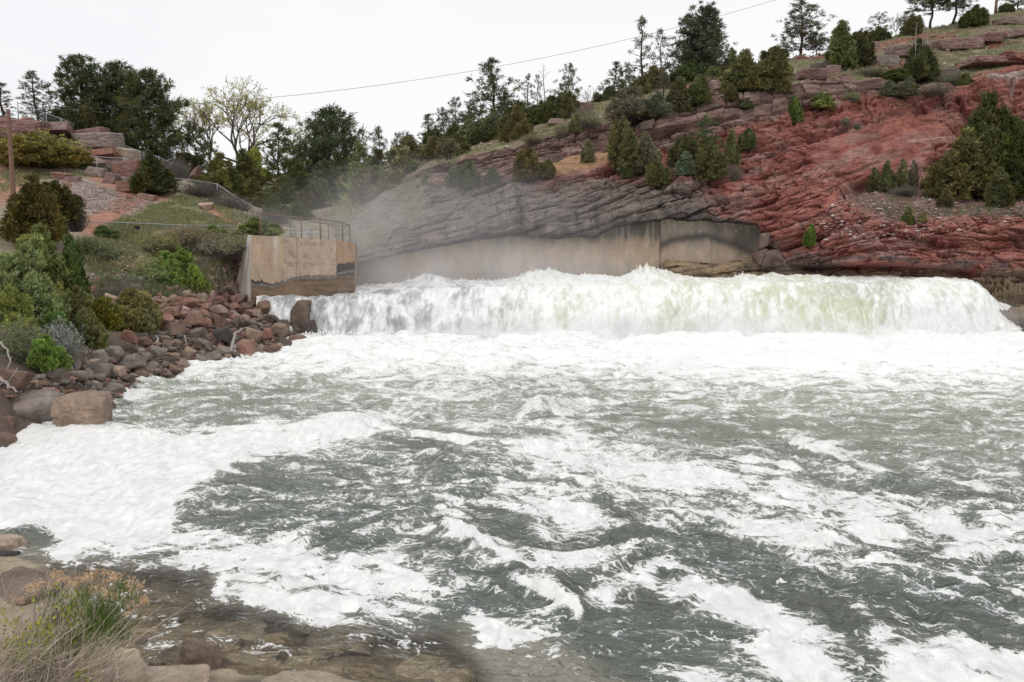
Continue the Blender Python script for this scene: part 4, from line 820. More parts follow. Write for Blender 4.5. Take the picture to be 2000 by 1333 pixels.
def pine_proto(seed, w=.5, h0=.12, nbr=60, K=22, dens=1.0, bend=.02, gap=0.0, pw=.8, dead=False):
    rng = np.random.default_rng(seed); t = np.linspace(0, 1, 14); ax = bend * np.cumsum(rng.normal(0, .35, 14)); ay = bend * np.cumsum(rng.normal(0, .35, 14))
    trunk = MB(); tz = -.12 + 1.1 * t; trunk.tube(np.stack([ax, ay, tz], 1), .017 * (1 - t * .88) + .001, 7)
    C_, R_, O_ = [], [], []
    for i in range(nbr):
        q = (i + rng.random()) / nbr; h = h0 + (.985 - h0) * q
        prof = (1 - q) ** pw * (.62 + .38 * min(1, q * 5)) + .07
        L = w / 2 * prof * rng.uniform(.62, 1.22); a = i * 2.4 + rng.normal(0, .5)
        if rng.random() < gap: continue
        rise = (-.12 + .75 * q) + rng.normal(0, .14); d = np.array([math.cos(a), math.sin(a), 0])
        b0 = np.array([np.interp(h, tz, ax), np.interp(h, tz, ay), h]); s = np.linspace(0, 1, 6)[:, None]
        pth = b0 + d * L * s + np.array([0, 0, 1.0]) * L * (rise * s + .28 * s * s)
        trunk.tube(pth, .0042 * (1.25 - q) * (1 - .8 * s[:, 0]) + .0006, 4, cap=False)
        if dead: 
            for _ in range(4):
                p = pth[rng.integers(2, 6)]; e = p + (d * .5 + rng.normal(0, .6, 3)) * L * .35 + np.array([0, 0, .02]); trunk.tube([p, (p + e) / 2 + rng.normal(0, .004, 3), e], [.0014, .001, .0006], 3, cap=False)
            continue
        m = max(2, int(L / .032 * dens))
        for k in range(m):
            s_ = 1 - .68 * (rng.random() ** 1.2); p = pth[0] + (np.array([np.interp(s_, s[:, 0], pth[:, j]) for j in range(3)]) - pth[0])
            p = p + rng.normal(0, 1, 3) * L * .17 * np.array([1, 1, .45]); C_.append(p); R_.append(.030 * rng.uniform(.75, 1.3)); O_.append(d * .8)
    if dead: return trunk.mesh('trunk'), None
    C_ = np.array(C_); v, f, c = clumps(C_, np.array(R_), K, rng, .35, np.array(O_), .13)
    return trunk.mesh('trunk'), mesh_np('crown', v, [f], c, None, False)
def lobe_pts(rng, n, x, y, z0, h, w, shape):
    t = rng.random(n) ** .8; th = rng.uniform(0, 2 * math.pi, n)
    if shape == 'cone': pr = 1.36 * (t + .06) ** .3 * (1 - t) ** .58
    elif shape == 'egg': pr = np.sqrt(np.clip(1 - (2 * t ** .85 - .85) ** 2 / 1.35, 0, 1))
    else: pr = np.sqrt(np.clip(1 - t ** 2.2, 0, 1)) * (.82 + .18 * np.minimum(1, t * 4))
    pr = pr * (1 + .42 * pn(np.cos(th) * 1.6 + x * 9, np.sin(th) * 1.6 + y * 9, t * 4 + h * 7, 5) + .22 * pn(np.cos(th) * 4, np.sin(th) * 4, t * 9, 6))
    rr = pr * w / 2 * (1 - .75 * rng.random(n) ** 2.6)
    p = np.stack([x + rr * np.cos(th), y + rr * np.sin(th), z0 + h * t], 1); o = np.stack([np.cos(th), np.sin(th), .5 + 0 * th], 1); return p, o
def bushy_proto(seed, lobes, n=420, K=16, rad=.055, up=.9, wd=.17, stems=6, bare=.0, tone=(.6, 1.4), size=1.1, sr=.012, sh='cone'):
    rng = np.random.default_rng(seed); P, O = [], []; tot = sum(l[3] * l[4] for l in lobes)
    mb = MB()
    for (x, y, z0, h, w) in lobes:
        p, o = lobe_pts(rng, int(n * h * w / tot), x, y, z0, h, w, sh); P.append(p); O.append(o)
        t = np.linspace(0, 1, 8); mb.tube(np.stack([x * np.minimum(1, t * 1.8) + rng.normal(0, .012, 8), y * np.minimum(1, t * 1.8) + rng.normal(0, .012, 8), -.1 + (z0 + h * .92 + .1) * t], 1), sr * (1.1 - t), 5)
        for _ in range(stems):
            a = rng.uniform(0, 6.28); hh = z0 + h * rng.uniform(.1, .7); rr = w * .42 * rng.uniform(.5, 1); s = np.linspace(0, 1, 5)
            b = np.array([x * min(1, hh * 2), y * min(1, hh * 2), hh * .55]); e = np.array([x + rr * math.cos(a), y + rr * math.sin(a), hh + .12])
            mb.tube(b + (e - b) * s[:, None] + rng.normal(0, .008, (5, 3)), sr * .45 * (1.1 - s), 4, cap=False)
    T_ = np.concatenate([np.full(len(p), rng.uniform(.72, 1.28)) for p in P]); H_ = np.concatenate([np.full(len(p), rng.normal(.035, .04)) for p in P]); P = np.vstack(P); O = np.vstack(O)
    v, f, c = clumps(P, rad * rng.uniform(.7, 1.3, len(P)), K, rng, up, O, wd, tone, size)
    k_ = np.repeat(T_, K * 4)[:, None]; h_ = np.repeat(H_, K * 4)[:, None]; c = c * k_ * np.hstack([1 + h_, 1 + 0 * h_, 1 - h_])
    return mb.mesh('trunk'), mesh_np('crown', v, [f], c, None, False)
def jlobes(seed, n, w, peak=.75, cx=0.0, hs=1.0, wl=.26):
    r_ = random.Random(seed); L = [(cx, 0, .02, hs, wl * 1.25)]
    for i in range(n):
        q = math.sqrt(r_.random()); r = q * w / 2 * .82; a = i * 2.4 + r_.uniform(-.5, .5)
        h = hs * (1 - peak * q ** 1.5) * r_.uniform(.66, 1.12); z0 = h * r_.uniform(.0, .16); L.append((cx + r * math.cos(a), r * math.sin(a), z0, h - z0, wl * r_.uniform(.6, 1.2)))
    return L
def bare_proto(seed, leaf=True, spread=1.0, depth=6, nleaf=5, lean=0.0, trunk=.26, limbs=6, l0=.30):
    rng = np.random.default_rng(seed); mb = MB(); L_ = []
    def grow(p, d, ln, r, lv):
        n = 5; pts = [p]; q = p.copy(); dd = d.copy()
        for i in range(n):
            dd = dd + rng.normal(0, .12, 3) + np.array([0, 0, .07 if lv < 3 else .02]); dd /= np.linalg.norm(dd); q = q + dd * ln / n; pts.append(q.copy())
        mb.tube(pts, np.linspace(r, r * .66, n + 1), 7 if lv < 2 else 4 if lv < 4 else 3, cap=False)
        if lv >= depth - 2:
            for _ in range(nleaf): L_.append(pts[rng.integers(1, n + 1)] + rng.normal(0, .01, 3))
        if lv >= depth: return
        k = limbs if lv == 0 else (2 if rng.random() < .35 else 3); a0 = rng.uniform(0, 6.28)
        for j in range(k):
            if lv == 0: sp = spread * (.12 if j == 0 else rng.uniform(.55, .95)); a = a0 + j * 6.28 / max(1, k - 1)
            else: sp = spread * rng.uniform(.28, .62); a = a0 + j * 6.28 / k + rng.normal(0, .4)
            e1 = np.cross(dd, [.31, .2, .93] if abs(dd[2]) < .9 else [1., 0, 0]); e1 /= np.linalg.norm(e1); e2 = np.cross(dd, e1); u = e1 * math.cos(a) + e2 * math.sin(a)
            nd = dd * math.cos(sp) + u * math.sin(sp); s_ = pts[-1 if lv == 0 or j == 0 else rng.integers(3, n + 1)]
            grow(s_, nd, (l0 if lv == 0 else ln) * (1 if lv == 0 else rng.uniform(.66, .84)), r * (.62 if lv == 0 else .66) * rng.uniform(.85, 1.05), lv + 1)
    grow(np.array([0., 0, -.05]), np.array([lean, 0, 1.0]), trunk, .025, 0)
    tm = mb.mesh('trunk')
    if not leaf: return tm, None
    L_ = np.array(L_); v, f, c = clumps(L_, .015, 3, rng, .2, None, .3, (.7, 1.3), 1.2)
    return tm, mesh_np('crown', v, [f], c, None, False)
def brush_proto(seed, n=420, w=.9, leaves=0, wd=.003, hue=None):
    """a bush of thin bare stems"""
    rng = np.random.default_rng(seed); mb = MB(); E = []
    for i in range(n):
        a = rng.uniform(0, 6.28); r = w / 2 * math.sqrt(rng.random()); b = np.array([r * .35 * math.cos(a), r * .35 * math.sin(a), -.05]); h = rng.uniform(.45, 1) * math.sqrt(max(.1, 1 - (r / (w / 2)) ** 2 * .75))
        e = np.array([r * math.cos(a), r * math.sin(a), h]) + rng.normal(0, .05, 3); m_ = (b + e) / 2 + rng.normal(0, .05, 3) + np.array([0, 0, .06])
        mb.tube([b, m_, e], [wd * 1.2, wd, wd * .5], 3, cap=False); E += [m_, e, (m_ + e) / 2]
        for _ in range(3):
            q = m_ + (e - m_) * rng.random(); x = q + rng.normal(0, .07, 3) + np.array([0, 0, .05]); mb.tube([q, x], [wd * .7, wd * .3], 3, cap=False); E.append(x)
    sm_ = mb.mesh('stems')
    if not leaves: return sm_, None
    E = np.array(E); E = E[rng.integers(0, len(E), leaves)] + rng.normal(0, .02, (leaves, 3)); v, f, c = clumps(E, .035, 3, rng, .4, None, .25, (.7, 1.3))
    return sm_, mesh_np('leaves', v, [f], c, None, False)

PR = {}
PR['pine'] = [pine_proto(11, .55, .14, 64, 22, 1.0), pine_proto(12, .62, .22, 52, 22, .95, .03, .1), pine_proto(13, .42, .10, 60, 20, .8, .02, .1, .7), pine_proto(14, .7, .30, 52, 24, 1.1, .02, .1, .6)]
PR['thin'] = [pine_proto(21, .38, .2, 40, 18, .55, .02, .12, .75), pine_proto(22, .46, .25, 36, 18, .6, .03, .12, .7), pine_proto(23, .52, .3, 34, 18, .8, .025, .12, .5)]
PR['dense'] = [pine_proto(31, .62, .04, 120, 26, 1.35, .02, 0, .55), pine_proto(32, .7, .04, 120, 26, 1.3, .03, 0, .5)]
PR['snag'] = [pine_proto(41, .4, .15, 30, 1, 1, .03, .1, .6, True), bare_proto(42, False, 1.1, 4)]
JK = dict(n=1500, K=15, rad=.042, up=1.0, wd=.2, stems=2, tone=(.62, 1.38), size=1.0)
PR['juniper'] = [bushy_proto(51, jlobes(1, 24, .72, .55), **JK), bushy_proto(52, jlobes(2, 12, .42, .42, wl=.19), **{**JK, 'n': 1000}),
                 bushy_proto(53, jlobes(3, 11, .7, .6, -.22, .9) + jlobes(4, 11, .6, .6, .24, 1.0) + jlobes(5, 5, .5, .6, .02, .7), **{**JK, 'n': 1900}),
                 bushy_proto(54, jlobes(6, 30, 1.05, .42, wl=.32), **{**JK, 'n': 1700, 'rad': .055}),
                 bushy_proto(55, jlobes(7, 26, .84, .38, wl=.25), **{**JK, 'n': 1700})]
def slobes(seed, n, w, h):
    r_ = random.Random(seed); L = []
    for i in range(n):
        q = math.sqrt(r_.random()); a = i * 2.4; hh = h * (1 - .62 * q * q) * r_.uniform(.75, 1.12); k = r_.uniform(.24, .42); L.append((q * w / 2 * math.cos(a), q * w / 2 * math.sin(a), max(0, hh - k * 1.1), min(hh, k * 1.1), k))
        if hh > .55: L.append((q * w / 2 * .9 * math.cos(a), q * w / 2 * .9 * math.sin(a), max(0, hh * .5 - k * .5), k, k * 1.05))
    return L
SK = dict(K=20, up=.35, wd=.26, stems=3, sh='egg', tone=(.6, 1.42))
PR['shrub'] = [bushy_proto(61, slobes(1, 16, 1.0, 1.0), n=1300, rad=.06, **SK), bushy_proto(62, slobes(2, 14, 1.3, 1.0), n=1300, rad=.06, **SK), bushy_proto(63, slobes(3, 24, 1.15, 1.0), n=3000, rad=.042, **SK)]
PR['cottonwood'] = [bare_proto(71, True, 1.12, 6, 2), bare_proto(72, True, .75, 5, 2, .2, .35, 4, .24)]
PR['brush'] = [brush_proto(81, 420, .9, 0, .004), brush_proto(82, 420, 1.2, 0, .004), brush_proto(83, 300, 1.2, 1500, .0035), brush_proto(84, 260, 1.5, 2600, .0035)]
def dims(me):
    a = np.empty(len(me.vertices) * 3, np.float32); me.vertices.foreach_get('co', a); a = a.reshape(-1, 3)
    return np.percentile(np.hypot(a[:, 0], a[:, 1]), 94) * 2, np.percentile(a[:, 2], 99.9)
DIM = {k: [dims(p[1] or p[0]) for p in v] for k, v in PR.items()}
KIND = dict(pine=('pine_tree', 'tree', 'trunk', 'crown'), thin=('pine_tree', 'tree', 'trunk', 'crown'), dense=('pine_tree', 'tree', 'trunk', 'crown'), snag=('dead_tree', 'dead tree', 'trunk', ''),
            juniper=('juniper_tree', 'juniper', 'trunk', 'crown'), shrub=('shrub', 'shrub', 'stems', 'foliage'), cottonwood=('cottonwood_tree', 'tree', 'trunk', 'crown'), brush=('dry_shrub', 'shrub', 'stems', 'leaves'))
_r = random.Random(9)
def plant(kind, pi, px, pyb, pyt, w, label, tint, Y=None, G=None, rot=None, group=None, bark=None):
    if Y is None: b = ground(G if G else (HIL if px < 560 and pyb > 300 or px < 380 else CLF), px, pyb)
    else: b = V(px, pyb, Y)
    zt = float(at(px, pyt, b.y)[2]); h = max(.15, zt - b.z); wm = w / F * b.y
    dx_, dz_ = DIM[kind][pi]; nm, cat, a, c = KIND[kind]
    e = empty(nm, b - Vector((0, 0, .02 * h))); e.scale = (wm / dx_, wm / dx_, h / dz_); e.rotation_euler = (_r.gauss(0, .035), _r.gauss(0, .035), _r.uniform(0, 6.28) if rot is None else rot)
    tag(e, label, cat, group); t, cr_ = PR[kind][pi]
    o = link(a, t, None, e)
    if not t.materials: t.materials.append(bark or (M_GREYBARK if kind == 'cottonwood' else M_PALEBARK if kind == 'brush' else M_DEAD if kind == 'snag' else M_BARK))
    if cr_:
        o = link(c, cr_, None, e); k_ = 1.4 if kind == 'shrub' else 1.9 if kind == 'brush' else 1.0; o.color = (*[x * k_ * _r.uniform(.9, 1.1) for x in tint], 1)
        if not cr_.materials: cr_.materials.append(M_NEEDLE if kind in ('pine', 'thin', 'dense', 'juniper') else M_LEAF)
    return e
PD, PM, PG = (.125, .145, .07), (.15, .17, .095), (.165, .185, .13)                  # pines: dark, mid, greyish
JO, JD, JG, JB, JY = (.175, .185, .085), (.12, .14, .062), (.225, .23, .14), (.19, .23, .085), (.25, .26, .1)  # juniper tints, with distance haze mixed into the muted ones
SB, SG, SY = (.155, .225, .055), (.18, .205, .08), (.27, .28, .075)
T = [
 # ---- left skyline
 ('thin',0,8,236,154,62,'small sparse pine cut by the left edge above the skyline',PD,73),
 ('pine',2,74,240,138,66,'lone narrow pine on the skyline behind the chain link fence',PD,76),
 ('dense',0,170,292,102,118,'tallest dark pine of the big left group, with a pointed top',PD,80),
 ('dense',1,232,300,118,112,'dense dark pine with a flat broken top in the big left group',PD,82),
 ('dense',1,302,345,130,132,'broad dark green pine at the right end of the big left group',PD,80),
 ('pine',1,330,350,180,90,'ragged dark pine leaning out from the right side of the big left group',PD,82),
 ('juniper',1,172,290,192,74,'olive conical juniper in front of the big dark pines',JD,77),
 ('juniper',1,138,270,208,50,'small olive juniper at the foot of the tallest left pine',JD,76),
 ('shrub',0,110,262,212,50,'low dark bush behind the skyline chain link fence',JD,78),
 ('pine',3,388,372,236,78,'open ragged dark pine between the big pine group and the bare cottonwood',PD,82),
 ('dense',0,375,372,296,80,'dark pine undergrowth below the ragged pine by the bare cottonwood',PD,81),
 ('cottonwood',0,474,352,152,250,'large bare cottonwood with pale yellow green buds against the sky',(.50,.48,.20),95),
 ('cottonwood',1,412,352,188,80,'slim leaning bare tree left of the large cottonwood',(.40,.38,.2),96),
 ('shrub',1,490,392,286,84,'bright yellow green willow below the large cottonwood',SY,88),
 ('pine',0,548,415,234,100,'dark narrow pine at the right of the bare cottonwood',PD,84),
 ('dense',1,640,420,204,136,'broad bushy pine in the middle of the valley trees',PM,90),
 ('pine',3,612,415,225,100,'open topped pine overlapping the broad bushy valley pine',PM,92),
 ('thin',2,716,410,248,66,'thin open pine right of the broad valley pine',PG,92),
 ('pine',2,757,400,242,56,'small pointed pine in the hazy valley gap',PG,90),
 ('thin',1,797,392,252,50,'thin hazy pine left of the ridge trees',PG,90),
 ('juniper',0,430,385,298,84,'bright green bushy juniper above the diagonal fence',JB,74),
 ('juniper',1,482,395,290,58,'dark slim juniper in front of the yellow willow',JD,78),
 ('juniper',2,525,418,342,112,'wide olive juniper behind the diagonal fence',JO,74),
 ('juniper',0,582,425,318,96,'mid olive juniper between the diagonal fence and the valley pine',JD,80),
 ('juniper',0,640,428,312,92,'pointed grey green juniper above the wing wall',(.14,.17,.10),78),
 ('juniper',2,560,440,385,90,'low spreading olive juniper right behind the diagonal fence end',JO,66),
 ('juniper',2,695,435,296,130,'dark round juniper at the valley floor',JD,84),
 ('juniper',4,612,440,362,60,'small dark juniper low behind the wing wall rail',JD,72),
 ('juniper',2,745,428,282,150,'hazy grey green juniper rising out of the mist',JG,74),
 ('juniper',0,792,420,288,120,'tall hazy juniper at the left edge of the cliff',JG,72),
 ('juniper',4,820,385,300,70,'hazy olive juniper above the cliff edge by the mist',JG,76),
 ('juniper',1,832,412,335,42,'slender pale juniper standing in the mist at the cliff end',JG,64),
 ('brush',3,690,440,385,100,'pale yellowish brush under the distant guard rail',(.27,.25,.11),70),
 ('brush',2,740,455,410,60,'grey misty brush on the slope right of the wing wall',(.2,.2,.12),64),
 ('shrub',0,765,445,415,40,'small green bush in the mist on the rocky slope',SG,62),
 ('juniper',2,665,445,352,110,'dusky juniper low in the valley behind the wing wall rail',JO,76),
 ('juniper',4,724,432,330,90,'misty rounded juniper among the valley floor trees',JG,72),
 ('juniper',2,870,312,262,90,'spreading olive juniper on the cliff top near the mist',JO,72),
 ('pine',0,690,405,262,70,'slender dark pine just right of the broad valley pine',PM,89),
 ('juniper',2,770,410,290,110,'thick dusky juniper bank in the hazy valley gap',JD,82),
 ('pine',1,780,395,256,56,'round topped hazy pine in the valley gap',PG,92),
 ('juniper',4,660,400,318,80,'rounded dusky juniper under the broad valley pine',JD,84),
 ('pine',1,582,400,270,70,'lower dark pine between the narrow pine and the broad valley pine',PD,88),
 # ---- far ridge from left to right
 ('pine',2,838,300,222,54,'short dark pine at the left start of the far ridge',PM,88),
 ('juniper',4,850,298,252,52,'dark rounded juniper at the left start of the far ridge',JD,82),
 ('pine',1,895,290,188,62,'open crowned pine left of the tallest middle pine',PM,87),
 ('juniper',2,905,300,244,88,'grey olive junipers clump under the open crowned pine',JO,80),
 ('pine',0,962,278,112,112,'tallest pine of the middle ridge, with layered branches',PM,86),
 ('pine',1,990,270,176,76,'shorter pine crowded against the tallest middle pine',PM,87),
 ('juniper',2,945,285,215,80,'pale olive juniper at the foot of the tallest middle pine',JG,78),
 ('juniper',0,1012,288,205,64,'large upright olive juniper on the cliff edge of the middle ridge',JO,72),
 ('thin',0,1026,245,140,34,'left one of two slim pines beside the grey snag',PM,87),
 ('thin',1,1048,245,144,34,'right one of two slim pines beside the grey snag',PM,86.5),
 ('snag',0,1066,238,120,34,'grey leafless snag among the middle ridge pines',PM,87),
 ('pine',1,1106,232,122,60,'round topped pine right of the grey snag',PM,88),
 ('juniper',3,1070,248,186,58,'dark dome juniper under the grey snag',JD,80),
 ('juniper',4,1106,240,178,56,'olive rounded juniper below the round topped pine',JO,79),
 ('snag',1,1152,218,168,44,'small twisted dead tree on the skyline',PM,88),
 ('juniper',1,1122,262,220,22,'tiny juniper on the grass below the round topped pine',JG,None),
 ('brush',2,1096,268,235,36,'grey scrub on the cliff top grass below the olive rounded juniper',(.17,.18,.1),None),
 ('pine',2,1196,206,117,54,'dark pine left of the tall thin pine on the ridge',PM,90),
 ('pine',3,1222,202,130,48,'bushy short pine just left of the tall thin pine',PM,91),
 ('thin',0,1251,200,24,58,'tall thin open pine with a bare straight trunk',PM,92),
 ('thin',1,1296,195,54,60,'medium open pine between the tall thin pine and the big pine',PM,91),
 ('dense',0,1366,170,6,112,'biggest dense pine on the ridge skyline',PM,93),
 ('pine',0,1340,175,24,66,'second leader pine fused to the left of the biggest ridge pine',PM,94),
 ('pine',3,1395,172,60,80,'lower pine spreading right of the biggest ridge pine',PM,93),
 ('juniper',3,1345,172,118,70,'dark juniper under the biggest ridge pine',JD,90),
 ('juniper',4,1275,196,128,66,'dark olive juniper behind the medium open pine',JO,88),
 ('juniper',2,1228,235,168,104,'wide pale grey green juniper on the ridge slope',JG,None),
 ('thin',1,1299,218,138,66,'pale slender young pine among ridge junipers',PG,None),
 ('juniper',1,1326,218,150,52,'dense green cone juniper on the caprock edge',JO,None),
 ('juniper',1,1364,206,144,44,'second green cone juniper standing right of the first on the caprock',JO,None),
 ('juniper',1,1428,158,92,30,'slim pointed juniper on the skyline right of the biggest pine',JG,92),
 ('brush',2,1385,176,148,60,'dry grey scrub below the biggest ridge pine',(.17,.16,.1),None),
 ('juniper',2,1482,180,90,112,'big spreading dark juniper on the right ridge',JO,None),
 ('juniper',4,1452,182,118,50,'left shoulder juniper joined to the big spreading juniper',JD,None),
 ('juniper',1,1427,200,164,28,'little juniper on the grass below the big spreading juniper',JO,None),
 ('pine',0,1566,116,-12,92,'tall symmetric pine alone on the right skyline',PM,98),
 ('pine',3,1592,116,60,56,'short pine leaning on the tall symmetric pine',PM,97.5),
 ('juniper',3,1512,120,90,50,'dark scrubby juniper left of the tall symmetric pine',JD,96),
 ('juniper',1,1640,136,38,56,'pointed green juniper right of the tall symmetric pine',JO,None),
 ('juniper',4,1672,130,60,60,'round dark juniper beside the pointed green juniper',JD,None),
 ('thin',2,1712,86,26,58,'low flat topped pine on the right skyline',PD,101),
 ('juniper',3,1716,84,52,40,'dark bush under the flat topped skyline pine',JD,100),
 ('snag',1,1748,72,24,36,'dark twisted dead juniper on the right skyline',PD,102),
 ('pine',3,1772,64,20,40,'small ragged pine at the top of the grassy slope',PD,102),
 ('pine',3,1815,58,-62,110,'large pine cut off by the top edge, left of two',PD,104),
 ('pine',3,1858,50,-70,112,'large pine cut off by the top edge, right of two',PD,105),
 ('thin',1,1878,44,0,30,'slender dark pine by the hilltop dome juniper',PD,106),
 ('juniper',3,1901,54,10,46,'dark dome shaped juniper on the hilltop',JD,None),
 ('pine',3,1985,24,-20,66,'pine cut by the top right corner',PD,108),
 ('juniper',3,1964,26,6,26,'tiny dark juniper by the hilltop pole',JD,107),
 ('juniper',0,1792,162,74,64,'shaggy juniper with bleached dead tops on the right slope',JD,None),
 ('juniper',4,1782,78,28,44,'brown olive juniper behind the bleached one',(.18,.15,.08),100),
 ('juniper',2,1752,192,152,66,'low grey green juniper at the edge of the red face',JG,None),
 ('shrub',0,1740,160,138,70,'olive mat of brush left of the bleached juniper',(.13,.15,.06),None),
 ('juniper',1,1884,168,142,30,'small green juniper on the bank above the red face',JB,None),
 ('brush',2,1860,166,140,60,'grey green scrub right of the bleached juniper',(.16,.16,.09),None),
 ('juniper',1,1550,232,186,34,'upright green juniper on the caprock beside the red face',JB,None),
 ('shrub',0,1602,210,180,46,'rounded bright green bush above the red face',SG,None),
 ('brush',2,1662,200,176,36,'thin grey shrub on the rim of the red face',(.17,.19,.1),None),
 ('brush',2,1650,245,226,20,'tiny grey shrub growing on the red face',(.17,.18,.1),None),
 ('brush',2,1672,252,236,16,'second tiny grey shrub growing on the red face',(.17,.18,.1),None),
 ('pine',1,868,302,208,56,'dark pine between the left ridge start and the open crowned pine',PM,87),
 ('pine',3,925,292,205,70,'low broad pine filling the gap left of the tallest middle pine',PM,88),
 ('juniper',2,975,292,222,96,'thick olive juniper bank below the tallest middle pine',JO,77),
 ('juniper',4,932,300,248,60,'round dusky juniper on the edge left of the tallest middle pine',JD,76),
 ('juniper',3,1040,262,205,70,'dark juniper thicket under the two slim pines',JD,82),
 ('juniper',4,1010,262,196,48,'narrow dusky juniper behind the large upright olive one',JD,84),
 ('juniper',2,820,330,262,110,'long hazy juniper thicket along the left end of the ridge',JG,78),
 ('juniper',4,878,318,268,56,'rounded grey juniper over the cliff edge by the mist',JG,70),
 ('brush',2,1140,244,205,50,'grey scrub beside the small dead skyline tree',(.16,.16,.1),None),
 ('juniper',3,1190,215,168,60,'dark bush at the foot of the dark ridge pine',JD,88),
 ('juniper',4,1250,212,150,60,'olive juniper at the foot of the tall thin pine',JO,86),
 ('juniper',2,1265,232,178,76,'greyish juniper beside the pale slender young pine',JG,None),
 ('juniper',4,1395,190,128,60,'dark olive juniper right of the biggest ridge pine base',JO,86),
 ('brush',2,1150,250,222,60,'sparse grey shrubs on the pale slope above the middle cliff',(.2,.19,.11),None),
 ('brush',2,1040,282,258,50,'scrubby grey bush on the cliff rim beside the large upright juniper',(.18,.18,.1),None),
 ('brush',3,1500,168,140,60,'yellowish scrub on the grass right of the big spreading juniper',(.22,.22,.1),None),
 ('brush',2,1700,150,128,70,'low grey scrub between slope boulders',(.17,.17,.1),None),
 ('brush',2,1820,190,165,80,'grey scrub along the top of the red bank',(.18,.16,.11),None),
 ('shrub',0,1455,212,190,26,'small bush on the caprock rim',(.12,.14,.06),None),
 # ---- on the cliff
 ('juniper',4,1213,330,228,62,'tall brownish olive juniper on the middle cliff',JO,None),
 ('juniper',2,1247,332,252,72,'paler grey juniper joined right of the brownish one on the cliff',JG,None),
 ('juniper',4,1222,345,318,30,'low green tuft juniper under the brownish cliff juniper',JO,None),
 ('pine',1,1370,325,222,78,'small green pine rooted on the middle cliff',(.14,.175,.085),None),
 ('juniper',4,1335,330,262,52,'dark juniper left of the small cliff pine',JD,None),
 ('juniper',4,1384,355,278,66,'full green juniper below the small cliff pine',JO,None),
 ('juniper',1,1340,350,295,40,'grey stemmed thin juniper left of the full green one',JG,None),
 ('juniper',1,1426,322,252,30,'narrow juniper right of the small cliff pine',JO,None),
 ('juniper',4,1460,292,250,32,'small round juniper against the red rock',JO,None),
 ('juniper',4,1282,365,312,44,'ragged olive juniper over the lining wall',JO,None),
 ('juniper',1,1147,318,272,26,'faint grey green juniper on the pale cliff rock',JG,None),
 ('juniper',4,1030,352,286,56,'round brownish juniper on the left cliff',(.18,.16,.075),None),
 ('juniper',4,1068,346,312,30,'small green juniper touching the round brownish one',JO,None),
 ('juniper',4,915,370,312,44,'dark green round juniper on the left cliff by the mist',JO,None),
 ('juniper',1,888,368,318,34,'thin grey stemmed juniper at the misty cliff end',JG,None),
 ('juniper',1,962,362,326,30,'little cone juniper alone on the left cliff',(.15,.18,.09),None),
 ('brush',2,1430,350,318,40,'grey dry scrub at the red rock border',(.15,.13,.08),None),
 ('brush',2,1310,350,320,44,'bare reddish scrub between cliff junipers',(.17,.12,.09),None),
 # ---- big junipers at the right edge and on the ledge
 ('juniper',0,1925,384,178,128,'tall dark juniper at the back of the right edge group',JD,None),
 ('juniper',4,1968,392,226,110,'very dark full juniper cut by the right edge',(.085,.105,.035),None),
 ('juniper',0,1870,388,250,122,'big pale olive juniper with a brown patch, front of the right edge group',(.21,.205,.09),None),
 ('juniper',1,1992,300,205,50,'dark juniper top at the far right edge of the red rock',JD,72),
 ('juniper',1,1709,376,326,26,'leftmost slim juniper of four on the red ledge',JO,None),
 ('juniper',1,1733,377,312,28,'second slim juniper from left on the red ledge',JO,None),
 ('juniper',1,1760,377,308,26,'third slim juniper from left on the red ledge',JG,None),
 ('juniper',1,1780,377,312,22,'rightmost slim juniper of four on the red ledge',JG,None),
 ('juniper',1,1847,406,366,30,'short pointed juniper before the big pale olive juniper',JO,None),
 ('juniper',1,1951,406,326,48,'pointed young juniper before the very dark one',(.14,.155,.065),None),
 ('juniper',1,1773,440,402,24,'small bright juniper low on the ledge slope',JB,None),
 ('shrub',0,1800,438,417,16,'tiny bright bush beside the small bright ledge juniper',SG,None),
 ('juniper',1,1580,478,436,22,'single bright green sapling on the lower red cliff',SB,None),
 ('brush',2,1765,384,362,60,'grey scrub around the slim ledge junipers',(.15,.14,.1),None),
 ('brush',1,1985,386,358,44,'dark grey brush at the foot of the very dark juniper',(.1,.1,.09),None),
 # ---- left hillside
 ('juniper',3,82,330,258,150,'wide yellow olive shrub mound below the red outcrop',(.26,.24,.08),66),
 ('brush',3,84,318,252,146,'twiggy yellow budded top of the mound below the outcrop',(.28,.25,.07),66.5),
 ('juniper',0,300,382,298,76,'isolated dark green cone juniper beside the red path',(.10,.125,.045),None),
 ('brush',1,342,350,302,62,'grey leafless bush behind the isolated cone juniper',(.2,.18,.18),69),
 ('juniper',2,72,475,346,152,'large dark rounded juniper on the left bank',(.13,.135,.045),40),
 ('juniper',4,112,432,352,80,'right lobe juniper leaning out of the large dark rounded one',(.12,.125,.045),42),
 ('brush',0,150,450,400,50,'grey dead brush right of the large rounded juniper',(.2,.2,.2),43),
 ('shrub',2,340,575,482,112,'bright green leafy bush beside the riprap slope',SB,43.2),
 ('shrub',1,375,578,515,60,'lower right lobe of bright green leaves beside the riprap slope',(.16,.2,.055),42.4),
 ('shrub',2,262,655,562,110,'fresh green willow bush hanging over the boulders',SG,35.5),
 ('shrub',2,92,722,655,72,'vivid green little bush above the shore boulders',(.17,.26,.06),25),
 ('shrub',2,50,640,478,128,'tall leafy shrub with pale blossom tips on the left edge',(.215,.225,.10),30),
 ('shrub',2,20,700,560,120,'mid green shrub cut by the left edge under the blossoming one',(.165,.205,.075),27.5),
 ('juniper',1,142,640,455,70,'tall narrow dark juniper among the leafy bank shrubs',(.11,.145,.05),35),
 ('shrub',2,90,620,440,130,'green shrub below the large rounded juniper',(.17,.205,.075),35),
